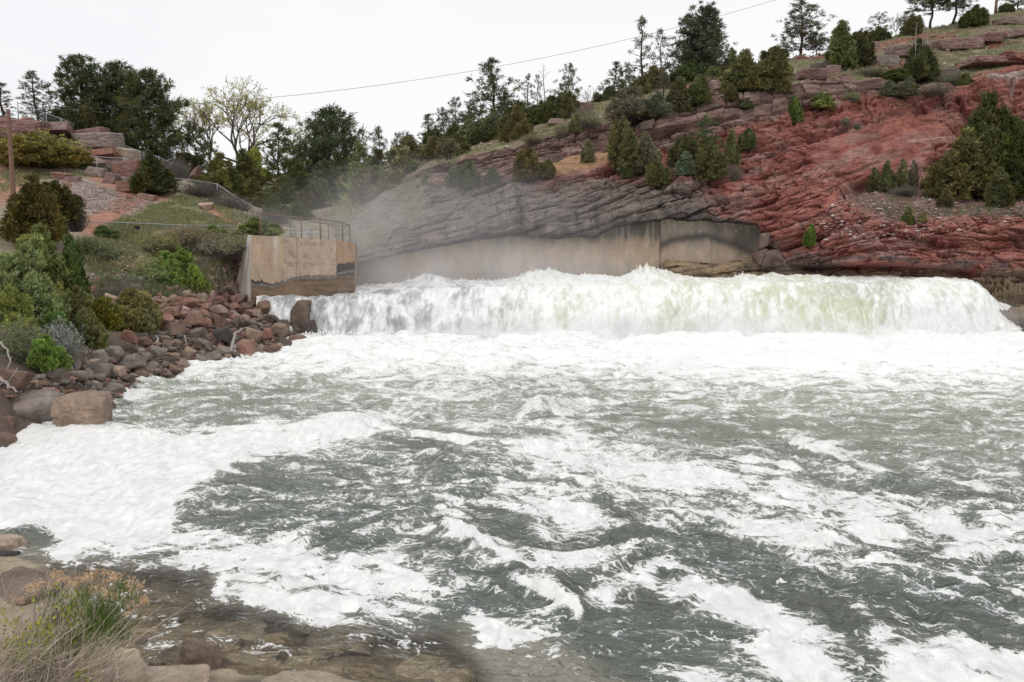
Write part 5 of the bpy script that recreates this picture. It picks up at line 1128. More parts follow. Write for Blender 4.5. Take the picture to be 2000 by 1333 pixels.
 ('shrub',2,150,690,560,100,'brown olive bush over the shore boulders',(.15,.145,.06),31),
 ('shrub',0,210,660,580,70,'yellowish bush between the brown olive bush and the willow',(.15,.155,.04),34),
 ('shrub',2,112,690,600,70,'dark green bush under the brown olive bush',(.10,.16,.05),28.5),
 ('brush',2,40,725,612,110,'grey twiggy brush with few leaves at the left edge above the boulders',(.16,.17,.09),25.5),
 ('brush',2,125,715,615,80,'sparse grey twigs hanging behind the vivid little bush',(.25,.23,.2),27),
 ('shrub',0,505,462,425,80,'light green bush behind the left end of the wing wall',(.17,.22,.06),50.5),
 ('brush',3,455,500,445,80,'grey green sagebrush beside the white end of the wing wall',(.17,.18,.09),48.5),
 ('brush',3,380,480,432,90,'sagebrush clump on the slope above the bright green bush',(.17,.17,.085),48),
 ('brush',3,310,495,445,90,'sagebrush clump under the slope fence left of the wing wall',(.19,.19,.09),46.5),
 ('brush',2,235,520,470,100,'dry grey bush left of the sagebrush on the bank',(.19,.19,.10),43.5),
 ('brush',3,180,500,455,90,'grey green brush right of the large rounded juniper',(.17,.2,.09),43.5),
 ('brush',3,300,560,505,90,'pale green brush left of the bright green bush',(.19,.21,.09),42),
 ('brush',2,230,580,525,100,'greyish tangle of stems over the pale stones',(.22,.21,.14),40),
 ('brush',0,450,420,372,90,'dead grey weeds along the diagonal fence',(.24,.21,.2),63),
 ('brush',0,395,392,350,90,'dead grey weeds along the upper diagonal fence',(.24,.21,.2),65.2),
 ('brush',1,530,445,398,80,'tangled dead weeds at the lower diagonal fence',(.24,.21,.19),60),
 ('brush',3,420,500,455,90,'grey sage clump on the slope above the red rubble',(.2,.2,.12),47.5),
 ('brush',2,350,470,438,80,'low grey sage under the slope fence near the sign',(.24,.23,.15),49),
 ('brush',3,270,540,490,90,'straw coloured bush mixed with pale stones',(.27,.25,.14),42.6),
 ('brush',0,240,610,545,80,'bleached dead stems beside the willow bush',(.28,.25,.22),38),
 ('shrub',0,420,470,440,46,'small green bush on the slope left of the wing wall',(.15,.18,.07),50),
 ('shrub',0,205,470,440,50,'small green bush by the slope fence',(.14,.17,.07),47),
 ('shrub',0,210,345,318,40,'dark bush under the bent rail fence',JD,68),
 ('shrub',0,165,338,312,50,'dark shadowy bush beside the yellow olive mound',JD,67.5),
]
for row in T:
    kind, pi, px, pyb, pyt, w, label, tint, Y = row; plant(kind, pi, px, pyb, pyt, w, label, tint, Y)

# bleached dead tops belong to the shaggy juniper
sj = next(o for o in C.objects if o.get('label', '').startswith('shaggy juniper')); b = ground(CLF, 1792, 162); bpy.context.view_layer.update(); inv = np.array(sj.matrix_world.inverted())
for x0, x1, y1 in ((1786, 1790, 44), (1800, 1806, 44), (1806, 1814, 52), (1812, 1818, 90)):
    p1 = V(x1, y1, b.y - .3); p0 = V(x0, 150, b.y - .3); mb = MB(); s = np.linspace(0, 1, 6)[:, None]; q = np.array(p0) + (np.array(p1) - np.array(p0)) * s + np.random.default_rng(x0).normal(0, .04, (6, 3)); mb.tube(q, .07 * (1.05 - s[:, 0]) + .01, 5)
    for k in range(6):
        a = q[min(5, 2 + k // 2)]; mb.tube([a, a + np.random.default_rng(x0 + k).normal(0, .28, 3)], [.02, .006], 4)
    mb.v = [v_ @ inv[:3, :3].T + inv[:3, 3] for v_ in mb.v]; mb.build('dead_stem', M_DEAD, sj)

# ---- grass that nobody could count
PATH = [(150,470),(145,430),(95,400),(95,350),(172,340),(215,350),(240,370),(300,378),(350,384),(330,394),(270,408),(215,440),(215,470)]
def scatter(G, poly, n, seed, hmin, hmax, wd, cols, name, label, k=5, jit=.12, thin=0.0):
    PX, PY, P = G; rng = np.random.default_rng(seed); p = np.array(poly); out = []
    a = rng.uniform(p[:, 0].min(), p[:, 0].max(), n * 3); b = rng.uniform(p[:, 1].min(), p[:, 1].max(), n * 3)
    ok = sdf(a, b, poly) > 0
    if G is HIL: ok &= sdf(a, b, PATH, 1.3) < 2
    a, b = a[ok][:n], b[ok][:n]
    j = np.clip(np.searchsorted(PX[0], a), 0, PX.shape[1] - 1); C_ = []
    for jj, bb in zip(j, b):
        c = PY[:-14, jj]; C_.append(P[int(np.argmin(np.abs(c - bb))), jj])
    C_ = np.array(C_); dn_ = fbm(C_[:, 0] * .35, C_[:, 1] * .35, 0, 3, seed); C_ = C_[dn_ > thin]
    C_ = np.repeat(C_, k, 0) + rng.normal(0, jit, (len(C_) * k, 3)) * np.array([1, 1, .12]); m_ = len(C_)
    d = rng.normal(0, .38, (m_, 3)); d[:, 2] = 1; d = unit(d); v, f = tris(C_ - d * .03, d, rng.uniform(hmin, hmax, m_), wd, rng)
    cc = np.array(cols)[rng.integers(0, len(cols), m_)] * rng.uniform(.75, 1.25, (m_, 1)); me = mesh_np(name, v, [f], np.repeat(cc, 4, 0), None, False)
    o = link(name, me, M_GRASS); tag(o, label, 'grass', kind='stuff')
def m_grass():
    m = NT('grass_blade'); c = m.attr('Col', True); d = m.n('ShaderNodeBsdfDiffuse'); m.l(c, d.inputs[0]); t = m.n('ShaderNodeBsdfTranslucent'); m.l(c, t.inputs[0])
    x = m.n('ShaderNodeMixShader'); x.inputs[0].default_value = .25; m.l(d.outputs[0], x.inputs[1]); m.l(t.outputs[0], x.inputs[2]); return m.done(x.outputs[0])
M_GRASS = m_grass()
gcol = [(.22, .25, .11), (.28, .27, .15), (.38, .33, .23), (.19, .24, .09), (.33, .29, .2)]
scatter(CLF, [(840,330),(1000,280),(1200,230),(1400,185),(1580,155),(1720,158),(1850,150),(2010,118),(2010,10),(1850,45),(1700,82),(1530,113),(1300,165),(1100,212),(950,255),(840,300)], 9000, 600, .10, .30, .035, gcol, 'grass', 'short dry green grass on the slope above the cliff', 5, .2, -.25)
scatter(CLF, [(1650,384),(1700,374),(1800,374),(2010,384),(2010,424),(1860,424),(1760,436)], 1200, 601, .08, .28, .03, [(.25, .21, .16), (.2, .18, .13), (.16, .17, .08)], 'dry_grass', 'thin dry grass on the ledge of the red cliff', 5, .2, -.1)
scatter(HIL, [(160,440),(230,425),(262,420),(300,398),(360,385),(420,400),(470,445),(470,480),(420,520),(300,525),(180,540),(150,480)], 9000, 602, .06, .24, .022, gcol + [(.14, .21, .05)], 'grass', 'green and straw grass on the left bank slope', 6, .2, -.3)
scatter(HIL, [(0,332),(160,335),(230,345),(250,372),(330,372),(420,380),(500,415),(470,440),(400,400),(330,390),(250,392),(150,352),(60,350),(0,380)], 4200, 603, .06, .2, .03, gcol + [(.12, .2, .05)], 'grass', 'green grass fringe below the red outcrop', 6, .25, -.2)
scatter(HIL, [(170,545),(300,530),(420,505),(470,480),(440,560),(330,590),(200,600)], 3000, 604, .12, .45, .018, [(.2, .2, .1), (.26, .23, .16), (.15, .2, .06), (.24, .22, .2)], 'dry_grass', 'straw and weeds above the boulders of the left bank', 6, .14, -.15)
# ------------------------------------------------------------------ boulders
def rock_proto(seed, planes=13, sub=4, rough=.06, flat=1.0, soft=10.0, box=False):
    rng = np.random.default_rng(seed); bm = bmesh.new(); bmesh.ops.create_icosphere(bm, subdivisions=sub, radius=1)
    d = np.array([v.co[:] for v in bm.verts]); f = np.array([[v.index for v in q.verts] for q in bm.faces]); bm.free()
    n = unit(rng.normal(size=(planes, 3))); n = np.vstack([n, np.eye(3), -np.eye(3)]); n[planes:] = unit(n[planes:] + rng.normal(0, .1 if box else .22, (6, 3)))
    p = np.concatenate([rng.uniform(.68, 1.0, planes), rng.uniform(.6, .9, 6)]) if not box else np.concatenate([rng.uniform(.9, 1.1, planes), rng.uniform(.62, .8, 6)])
    dn_ = d @ n.T; r = np.where(dn_ > .08, p[None] / np.maximum(dn_, .08), 12.0)
    r = (np.sum(r ** -soft, 1)) ** (-1 / soft)                     # soft minimum: worn edges
    v = d * r[:, None]; q = d * 1.7 + seed
    v = v * (1 + rough * fbm(q[:, 0], q[:, 1], q[:, 2], 4, seed) + rough * .6 * fbm(q[:, 0] * 4, q[:, 1] * 4, q[:, 2] * 4, 4, seed + 3) - (.06 if box else .03) * np.exp(-(np.abs(fbm(q[:, 0] * 1.2, q[:, 1] * 1.2, q[:, 2] * 2.5, 2, seed + 6)) / .05) ** 2))[:, None]
    v = v / np.abs(v).max(0)
    return mesh_np('boulder', v, [f])
RK = [rock_proto(700 + i, 6 + i % 5, 5 if i < 8 else 4, .04 + .014 * (i % 3), 1, 50 if i % 3 else 90) for i in range(16)]
RKB = [rock_proto(780 + i, 4, 5, .05, 1, 40, True) for i in range(6)] + [rock_proto(791, 7, 5, .07, 1, 11, True)]
RKR = [rock_proto(760 + i, 22, 4, .05, 1, 5.5) for i in range(4)]                       # rounded ones
for m_ in RK + RKR + RKB: m_.materials.append(M_ROCK)
CR, CB, CG, CT, CD, CP, CW = (.30, .155, .12), (.20, .125, .09), (.245, .21, .185), (.30, .22, .165), (.075, .062, .055), (.42, .29, .235), (.125, .10, .085)
_rr = random.Random(31); TAKEN = []
def rock(px, py, w, h, colr, label, G=HIL, Y=None, round_=False, tilt=.3, name='boulder', cat='boulder', group=None, rz=None, dep=None, pi=None, blk=False):
    if Y is None: Y = ground(G, px, py + h * .38).y
    c = V(px, py, Y + (dep or 0)); S_ = RKB if blk else RKR if round_ else RK; me = S_[pi if pi is not None else _rr.randrange(min(6, len(S_)) if blk else len(S_))]
    o = link(name, me); wx_ = w / 2 / F * Y; hz = h / 2 / F * Y * 1.12
    o.location = c; o.scale = (wx_, (wx_ + hz) * .55, hz); o.rotation_euler = (_rr.uniform(-.15, .15), _rr.uniform(-.5, .5) * tilt, 0 if rz is None else rz)
    if _rr.random() < .5: o.rotation_euler[2] += math.pi
    k = _rr.uniform(.85, 1.15); o.color = (*[x * k for x in colr], 1); tag(o, label, cat, group); TAKEN.append((px, py, (w + h) / 4)); return o
RL = [
 (65,793,140,60,CG,'long smooth tan boulder at the shore on the left edge',1), (167,803,108,64,CT,'big squarish boulder with a dark crack standing in the foam',0),
 (227,757,46,22,CG,'flat grey slab lying at the waterline right of the cracked boulder',0), (256,710,68,34,CG,'long grey boulder in the lower riprap with a sloping back',1),
 (222,694,36,36,CG,'upright grey boulder above the long grey one',0), (253,685,38,24,CW,'wedge shaped grey boulder behind the upright grey one',0), (305,690,38,28,CG,'pointed grey boulder in the middle of the lower riprap',0),
 (198,722,48,28,CG,'brown grey block left of the cream spotted boulder',0), (193,739,42,22,CG,'low ridge backed boulder near the waterline left',1), (232,727,32,24,CP,'cream spotted boulder near the waterline',1),
 (273,732,38,26,CB,'peaked brown boulder at the water edge right of the cream spotted one',0), (395,704,46,24,CG,'pale rounded boulder touching the water in the middle riprap',1), (418,696,38,24,CG,'grey boulder tucked right of the pale rounded one',1),
 (436,688,34,28,CG,'steep grey brown boulder next to the reddish shore block',0), (340,697,30,20,CT,'tan round stone behind the waterline stones',1), (366,692,26,30,CT,'tan upright stone beside the pale rounded boulder',0),
 (342,722,40,20,CB,'half wet brown boulder jutting into the river',0), (301,714,28,20,CG,'small grey boulder with a cream spot',1), (477,681,46,36,CR,'reddish block at the shore below the big grey brown boulder',0),
 (492,657,44,36,CT,'big grey brown boulder leaning in the lower right riprap',0), (546,646,34,30,CT,'tan tilted boulder beside the end of the waterfall',0), (580,665,40,22,CB,'brown tip boulder at the end of the shore by the waterfall',0),
 (530,684,46,22,CB,'flat brown boulder at the water below the tip boulder',0), (556,668,36,20,CW,'dark brown flat boulder behind the tip boulder',0), (521,654,30,26,CR,'rust orange boulder left of the tan tilted one',0),
 (434,659,46,40,CD,'black wet angular boulder in the middle of the riprap',0), (380,625,48,38,CR,'red brown boulder below the orange slab',0), (421,626,42,34,CB,'brown rounded boulder right of the red brown one',1),
 (317,625,52,36,CR,'pale red flat topped boulder under the willow bush',0), (336,640,64,32,CB,'dark brown overhanging boulder below the pale red one',0), (368,594,50,24,CR,'long orange tan slab on top of the riprap',0),
 (426,607,38,24,CP,'pale pink block on top of the riprap',0), (340,610,30,22,CR,'red wedge between the pale red boulder and the orange slab',0), (381,653,42,22,CW,'dark grey slab in the shadowed middle riprap',0),
 (311,655,32,20,CW,'dark grey boulder below the overhanging one',0), (251,658,38,26,CR,'red boulder emerging under the willow bush',0), (219,587,50,24,CP,'large pale pink boulder among the bank bushes',0),
 (514,602,36,30,CB,'brown mossy boulder at the top left edge of the falls',0), (554,638,32,36,CW,'dark wet boulder along the left edge of the falls',1), (30,742,70,50,CB,'large red brown boulder behind the smooth tan one',0),
 (100,728,50,28,CG,'grey boulder under the vivid little bush',0), (150,735,50,24,CG,'flat grey boulder right of the vivid little bush',1), (88,765,50,20,CP,'pale flat stone in foam behind the cracked boulder',1),
 (132,770,32,24,CB,'brown stone wedged behind the cracked boulder',0), (160,762,38,18,CW,'dark wet slab behind the cracked boulder',0), (10,832,50,46,CB,'brown boulder at the left edge in front of the smooth tan one',0),
 (12,856,44,24,CB,'low brown boulder in the foam at the left edge',1), (196,698,30,32,CG,'grey slab standing on edge left of the upright grey boulder',0), (460,632,30,22,CW,'dark boulder near the driftwood branch',0), (528,626,34,24,CW,'dark brown boulder under the mossy one',0),
 (488,612,36,18,CR,'long rust stone at the top of the right riprap',0), (455,600,34,16,CR,'reddish slab right of the pale pink block',0), (470,582,28,18,CB,'brown boulder at the foot of the white wall end',0), (485,576,26,16,CB,'small brown boulder against the wing wall corner',0), (452,571,30,20,CD,'dark boulder in the shade left of the wing wall corner',0),
 (430,566,34,18,CD,'dark flat boulder below the red rubble',0), (505,648,30,20,CW,'grey wet boulder right of the rust orange one',0), (400,672,34,20,CG,'grey brown block above the steep boulder',0), (366,668,34,18,CW,'dark slate boulder in the central riprap',0),
 (330,672,30,18,CB,'brown stone above the pointed grey boulder',0), (280,668,34,20,CB,'brown boulder left of the dark slate ones',0), (285,698,26,20,CG,'grey stone left of the pointed grey boulder',0), (175,752,30,16,CG,'grey flat stone above the dark wet slab',0),
 (60,752,40,20,CT,'tan stone above the pale flat stone',0), (120,748,36,18,CG,'grey stone above the brown wedged one',0)]
for px, py, w, h, c_, lb, rd in RL: q_ = 1 if px in (65, 167) else .9; rock(px, py, w * q_, h * q_, [x * .92 for x in c_], lb, round_=bool(rd) and px < 170, pi=(1 if px == 65 else 6 if px == 167 else None), blk=(px == 167), Y={65: 22.9, 167: 22.0, 227: 25.5, 10: 21.5, 12: 20.8}.get(px), tilt=.12 if px in (65, 167) else .8)
# the dark crack in the squarish boulder
# boulder inside the left end of the falls
rock(592, 620, 40, 62, (.12, .085, .062), 'brown wet boulder splitting the left end of the waterfall', Y=45.7, pi=12, tilt=.1)
for px, py, w, h, lb in ((1482,502,34,30,'dark cracked rock at the right end of the lining wall'), (1510,508,56,36,'black stained rock mass right of the lining wall'), (1545,518,60,26,'dark stained ledge block above the falls right of the lining wall'), (1490,470,22,34,'narrow dark rock closing the right end of the lining wall')):
    rock(px, py, w, h, (.14, .095, .08), lb, G=CLF, Y=54.2, tilt=.9)
rock(606, 648, 36, 44, CD, 'dark wet rock low in the left end of the waterfall', Y=45.2, pi=1, tilt=.2)
# smaller riprap between them
Z_ = [([(400,508),(462,482),(480,515),(488,560),(470,580),(420,572),(405,545)], 56, 9, 19, [CR, CR, (.33, .2, .17), CP], 'small reddish stone in the rubble slope left of the white wall end', 'red rubble beside the wing wall'),
      ([(290,588),(340,562),(400,575),(500,590),(515,612),(430,640),(330,612),(290,630)], 58, 12, 26, [CR, CR, CB, CP, CT], 'rusty red stone in the upper riprap between the larger boulders', 'upper riprap stones'),
      ([(270,650),(330,635),(440,640),(540,615),(560,655),(500,665),(420,680),(300,685)], 58, 12, 26, [CD, CW, CB, CW], 'dark damp stone in the middle riprap between the larger boulders', 'middle riprap stones'),
      ([(110,740),(180,690),(270,680),(400,680),(520,672),(575,668),(520,694),(430,700),(350,728),(260,745),(200,775)], 66, 12, 26, [CG, CG, CT, CB, CW], 'grey tan stone along the waterline riprap between the larger boulders', 'waterline riprap stones'),
      ([(175,545),(270,535),(300,560),(260,600),(180,600)], 26, 8, 20, [CP, (.36, .3, .28), CR], 'pale little stone among weeds on the left bank', 'pale stones among the bank weeds'),
      ([(0,770),(20,735),(120,740),(150,765),(60,775)], 16, 14, 30, [CB, CG, CW], 'brown grey stone behind the long smooth shore boulder', 'stones behind the smooth boulder')]
for poly, n, lo, hi, cols, lb, gp in Z_:
    a = np.array(poly); k = 0; tries = 0
    while k < n and tries < 4000:
        tries += 1; px = _rr.uniform(a[:, 0].min(), a[:, 0].max()); py = _rr.uniform(a[:, 1].min(), a[:, 1].max())
        if sdf(np.array([px]), np.array([py]), poly)[0] < 0: continue
        w = _rr.uniform(lo, hi)
        if any((px - x) ** 2 + ((py - y) * 1.3) ** 2 < ((r + w * .42) * .62) ** 2 for x, y, r in TAKEN): continue
        rock(px, py, w, w * _rr.uniform(.5, .85), _rr.choice(cols), lb, group=gp, tilt=1.0, cat='stone', name='stone'); k += 1
# rocks on the left hillside and outcrop
for px, py, w, h, c_, lb in [(192,337,42,17,(.36,.28,.25),'pale flat slab beside the top of the red path'), (219,349,28,24,(.24,.15,.15),'purple grey boulder right of the pale flat slab'), (246,366,46,20,CR,'red boulder pile rock at the edge of the red path'),
    (238,352,34,12,(.22,.18,.17),'thin grey slab behind the purple grey boulder'), (262,347,30,12,(.24,.19,.18),'grey ledge stone left of the isolated cone juniper'), (404,404,30,15,(.44,.3,.25),'pale pink slab on the grass below the diagonal fence'), (382,339,26,24,(.28,.17,.14),'red brown boulder above the diagonal fence'),
    (374,350,20,9,(.36,.28,.25),'pale stone at the foot of the red brown boulder'), (120,344,40,12,CR,'dark red flat rock at the upper gravel patch'), (132,360,18,9,CR,'small dark red rock on the gravel patch'), (145,350,34,9,(.3,.2,.19),'grey red ledge rock on the gravel patch'),
    (195,277,84,32,(.30,.24,.22),'big tilted grey slab on the red outcrop'), (176,265,66,24,(.29,.17,.15),'red brown block under the skyline of the outcrop'), (204,301,56,14,(.33,.15,.11),'thin red bed below the big tilted slab'), (246,301,46,24,(.40,.33,.26),'pale buff block right of the thin red bed'),
    (228,302,26,14,(.33,.14,.1),'red wedge between outcrop blocks'), (50,246,120,22,(.29,.17,.16),'long dark red ledge at the top left outcrop'), (105,254,90,18,(.30,.2,.19),'purple ledge continuing right of the long dark red one'), (252,330,52,30,(.32,.17,.14),'smooth red sloping rock behind the bent rail fence'), (225,326,36,18,(.30,.2,.18),'pinkish rock beside the bent rail fence'),
    (20,262,60,18,(.24,.13,.12),'shadowed red ledge at the left edge behind the pole'), (55,234,30,10,(.40,.27,.22),'pale slab on the skyline of the left outcrop'),
    (290,385,40,10,(.32,.2,.17),'low red stone at the foot of the isolated cone juniper'), (420,423,16,7,(.44,.36,.32),'small white stone on the slope below the pink slab'), (252,386,10,7,CR,'lone little red stone on the red path')]:
    rock(px, py, w, h, c_, lb, tilt=.4, blk=w > 30)
# rocks and ledges on the far slope
for px, py, w, h, c_, lb in [(1728,120,46,20,(.29,.24,.22),'rounded grey boulder on the right slope under the juniper pair'), (1627,140,28,20,(.32,.2,.18),'pinkish round boulder left on the right slope'), (1706,95,28,22,(.32,.19,.16),'tall red brown rock on the skyline slope'), (1765,104,86,20,(.22,.15,.135),'long dark sandstone ledge on the grassy slope'),
    (1602,132,34,16,(.13,.09,.085),'dark split rock beside the pointed green juniper'), (1583,148,52,20,(.24,.14,.125),'dark red rock pile on the slope above the caprock'), (1868,88,84,20,(.23,.14,.125),'rugged red ledge high on the grassy slope'), (1928,78,62,17,(.23,.14,.12),'red ledge section right of the rugged one'), (1972,69,50,14,(.24,.15,.13),'uppermost red ledge section at the right edge'),
    (1846,145,46,16,(.16,.115,.105),'dark overhanging slab above the red bank'), (1935,124,110,15,(.26,.15,.13),'flat red shelf rock near the right edge'), (1992,116,70,16,(.25,.13,.1),'red shelf rock cut by the right edge'), 
    (1690,166,60,20,(.27,.165,.145),'brown caprock block at the rim of the red face'), (1535,176,36,12,(.29,.2,.17),'small caprock block on the grass edge'), (1142,212,44,22,(.33,.21,.18),'pink rock stack by the small dead tree'), (1240,224,24,16,(.36,.28,.24),'pale block at the left end of the caprock'), (1222,236,26,12,(.34,.26,.22),'pale stone below the wide grey green juniper'),
    (1412,170,56,18,(.27,.18,.16),'flat rock pile below the biggest ridge pine'), (1395,182,40,10,(.28,.17,.15),'low red slab above the caprock middle'), (1085,240,34,12,(.33,.24,.2),'pale rocks under the dark dome juniper'), (1765,92,28,12,(.38,.25,.21),'pink boulder tip on the dark sandstone ledge'),
    (1900,46,50,10,(.26,.2,.17),'flat stone strip beside the hilltop dome juniper'), (1975,44,60,12,(.3,.22,.19),'pale flat stones on the hilltop at the right edge'), (1715,168,40,20,(.2,.125,.11),'dark cracked block at the right end of the caprock'),
    (1262,246,30,16,(.16,.115,.1),'dark overhanging block at the left end of the jointed caprock')]:
    rock(px, py, w, h, c_, lb, G=CLF, tilt=.35, name='boulder' if h > 14 else 'rock_slab', dep=.25, blk=True)
# loose gravel
def gravel(G, poly, n, seed, lo, hi, cols, label):
    PX, PY, P = G; rng = np.random.default_rng(seed); p = np.array(poly); a = rng.uniform(p[:, 0].min(), p[:, 0].max(), n * 3); b = rng.uniform(p[:, 1].min(), p[:, 1].max(), n * 3)
    ok = sdf(a, b, poly) > 0; a, b = a[ok][:n], b[ok][:n]; j = np.clip(np.searchsorted(PX[0], a), 0, PX.shape[1] - 1)
    C_ = np.array([P[int(np.argmin(np.abs(PY[:-14, jj] - bb))), jj] for jj, bb in zip(j, b)]); C_[:, :2] += rng.normal(0, .1, (len(C_), 2))
    r = rng.uniform(lo, hi, len(C_)) * rng.uniform(.5, 1, len(C_)); v = octv[None] * rng.uniform(.6, 1.3, (len(C_), 6, 1)) * r[:, None, None] * np.array([1.2, 1.2, .7]); 
    th = rng.uniform(0, 6.28, len(C_)); cs, sn = np.cos(th)[:, None], np.sin(th)[:, None]; v = np.stack([v[..., 0] * cs - v[..., 1] * sn, v[..., 0] * sn + v[..., 1] * cs, v[..., 2]], -1) + C_[:, None]
    f = (octf[None] + 6 * np.arange(len(C_))[:, None, None]).reshape(-1, 3); cc = np.array(cols)[rng.integers(0, len(cols), len(C_))] * rng.uniform(.75, 1.25, (len(C_), 1))
    tag(link('gravel', mesh_np('gravel', v, [f], np.repeat(cc, 6, 0), None, False), M_SOIL), label, 'gravel', kind='stuff')
gc_ = [(.36, .29, .27), (.30, .2, .18), (.42, .36, .33), (.28, .22, .2)]
gravel(HIL, [(105,352),(178,356),(235,380),(300,392),(262,420),(205,415),(150,428),(115,400)], 5200, 620, .03, .09, gc_, 'pinkish grey gravel on the left hillside')
gravel(HIL, [(160,500),(300,520),(470,480),(490,560),(420,590),(300,600),(170,600)], 900, 621, .05, .16, gc_ + [(.3, .16, .13)], 'loose stones on the left bank')
gravel(HIL, [(0,780),(120,735),(200,690),(300,640),(480,590),(590,650),(520,690),(400,712),(280,748),(200,790)], 1600, 622, .06, .2, [CB, CG, CW, CR], 'rubble filling the gaps in the riprap')
gravel(CLF, [(1640,384),(1700,376),(2010,388),(2010,424),(1780,470),(1560,470)], 1100, 623, .05, .22, [(.34, .2, .17), (.3, .17, .14), (.42, .33, .3)], 'loose rock chips on the red ledge slope')
gravel(CLF, [(860,320),(1200,232),(1580,160),(2000,120),(2000,30),(1700,90),(1300,172),(900,290)], 1800, 624, .06, .3, [(.32, .24, .2), (.28, .19, .16), (.4, .33, .29)], 'loose stones in the grass above the cliff')

# ---- driftwood
def drift(label, pts, r, seed):
    P = [V(*p) for p in pts]; rng = np.random.default_rng(seed); t = np.linspace(0, 1, 14); q = np.stack([np.interp(t, np.linspace(0, 1, len(P)), [p[k] for p in P]) for k in range(3)], 1) + rng.normal(0, r * .35, (14, 3))
    mb = MB(); mb.tube(q, r * (1.1 - .8 * t), 6)
    for k in (5, 8, 11): mb.tube([q[k], q[k] + rng.normal(0, .35, 3) * np.array([1, .5, 1])], [r * .4, r * .12], 5)
    tag(mb.build('driftwood', M_DEAD), label, 'driftwood')
drift('forked grey driftwood branch sticking up from the middle riprap', [(452,690,37.5),(455,668,38),(462,650,38.6),(472,641,39)], .09, 1)
drift('pale driftwood log leaning behind the long smooth boulder', [(-6,738,22.5),(12,748,22.4),(34,768,22.2)], .07, 2)
drift('curved bare branch arching over the left edge boulders', [(0,668,23.5),(14,684,23.3),(20,705,23.1),(12,730,22.9),(-4,740,22.8)], .03, 3)
drift('thin pale stick lying in the dark riprap', [(306,672,32.6),(309,660,33),(303,655,33.3)], .035, 4)
drift('bleached twig among the dark riprap stones', [(360,655,36),(364,668,35.7),(367,680,35.4)], .035, 5)
# ------------------------------------------------------------------ stones and plants at the photographer's feet
def near_rock(px, py, w, h, c_, lb, zc, rd=False, pi=None, group=None, nm='shore_stone'):
    pi = pi if pi is not None else [2, 3, 4, 5, 7, 8, 10, 11, 13, 14][int(px * 7 + py) % 10]; x, y, z = on_z(px, py, zc); Y = float(y); o = link(nm, RK[pi if pi is not None else _rr.randrange(16)]); k = w / 2 / F * Y
    hz = max(.07, h / 2 / F * Y / .75); o.location = (float(x), Y, zc if nm != 'cobble' else -.02 - hz); o.scale = (k, k * .8, hz); o.rotation_euler = (_rr.uniform(-.12, .12), _rr.uniform(-.12, .12), _rr.uniform(-.5, .5))
    o.color = (*c_, 1); tag(o, lb, nm.replace('shore_', ''), group); return o
NC, NT_, NW = (.30, .235, .18), (.40, .32, .25), (.16, .125, .095)
for px, py, w, h, c_, lb, zc, rd in [(40,1158,170,50,NW,'long dark brown shore stone above the dry flowers at the left edge',.10,0), (14,1066,76,36,NT_,'tan stone at the left edge where the foam ends',.05,1), (56,1228,190,62,(.33,.255,.215),'broad flat tan stone behind the dry stems',.06,0),
    (392,1290,98,74,(.22,.165,.125),'wet brown stone with a dark broken side near the bottom',.07,0), (352,1338,170,60,NT_,'tan rounded stone cut by the bottom edge',.20,1), (255,1330,110,52,NT_,'pinkish tan stone right of the dry plant at the bottom',.18,1), (186,1322,60,40,(.4,.33,.28),'pale stone under the dry plant',.18,1),
    (600,1346,200,36,(.36,.29,.225),'long tan stone along the bottom edge',.16,1), (130,1250,80,40,(.36,.3,.26),'grey tan stone behind the green stems',.14,1), (40,1310,90,50,(.4,.34,.3),'pale grey stone beneath the left dry stems',.22,1),
    (255,1262,60,26,NW,'dark stone at the edge of the shallows by the plant',.02,0), (300,1302,50,24,NW,'small dark wet stone by the pinkish tan one',.03,0), (16,1090,60,26,(.05,.045,.04),'dark wet stone beneath the tan edge stone',.0,0)]:
    near_rock(px, py, w, h, c_, lb, zc, bool(rd))
SUBC = [(.55, .45, .32), (.48, .40, .30), (.58, .50, .38), (.40, .34, .27)]
for px, py, w, h, lb in [(498,1275,80,36,'drowned tan cobble right of the wet broken stone'), (522,1300,78,36,'drowned tan cobble below the first one'), (628,1302,120,46,'large drowned stone with a dark side in the shallows'), (335,1242,90,30,'flat ochre stone under the shallow water'), (432,1252,90,26,'drowned brown cobble in the middle shallows'),
    (604,1214,70,22,'faint ochre stone under deeper water'), (480,1228,80,20,'flat drowned stone behind the middle cobble'), (335,1200,70,18,'flat wet slab just awash left of the shallows'), (430,1178,80,16,'submerged slab near the foam edge'), (705,1312,100,28,'drowned stone right of the large drowned one'),
    (820,1304,140,24,'long drowned stone in the bottom middle'), (880,1326,100,24,'drowned ochre stone beside the bottom foam'), (560,1335,70,22,'drowned stone touching the long tan stone'), (450,1312,60,26,'brown drowned stone right of the wet broken stone base'), (545,1248,64,20,'brown drowned stone behind the tan cobbles')]:
    near_rock(px, py, w, h, _rr.choice(SUBC), lb, -.085 if py > 1230 else -.10, True, nm='cobble')
for i in range(80):
    px = _rr.uniform(270, 720); py = _rr.uniform(1235, 1345)
    near_rock(px, py, _rr.uniform(36, 84), _rr.uniform(16, 26), _rr.choice(SUBC), 'small blurred stone under the shallow water at the bottom', _rr.uniform(-.12, -.08), True, nm='cobble', group='stones on the shallow bed')

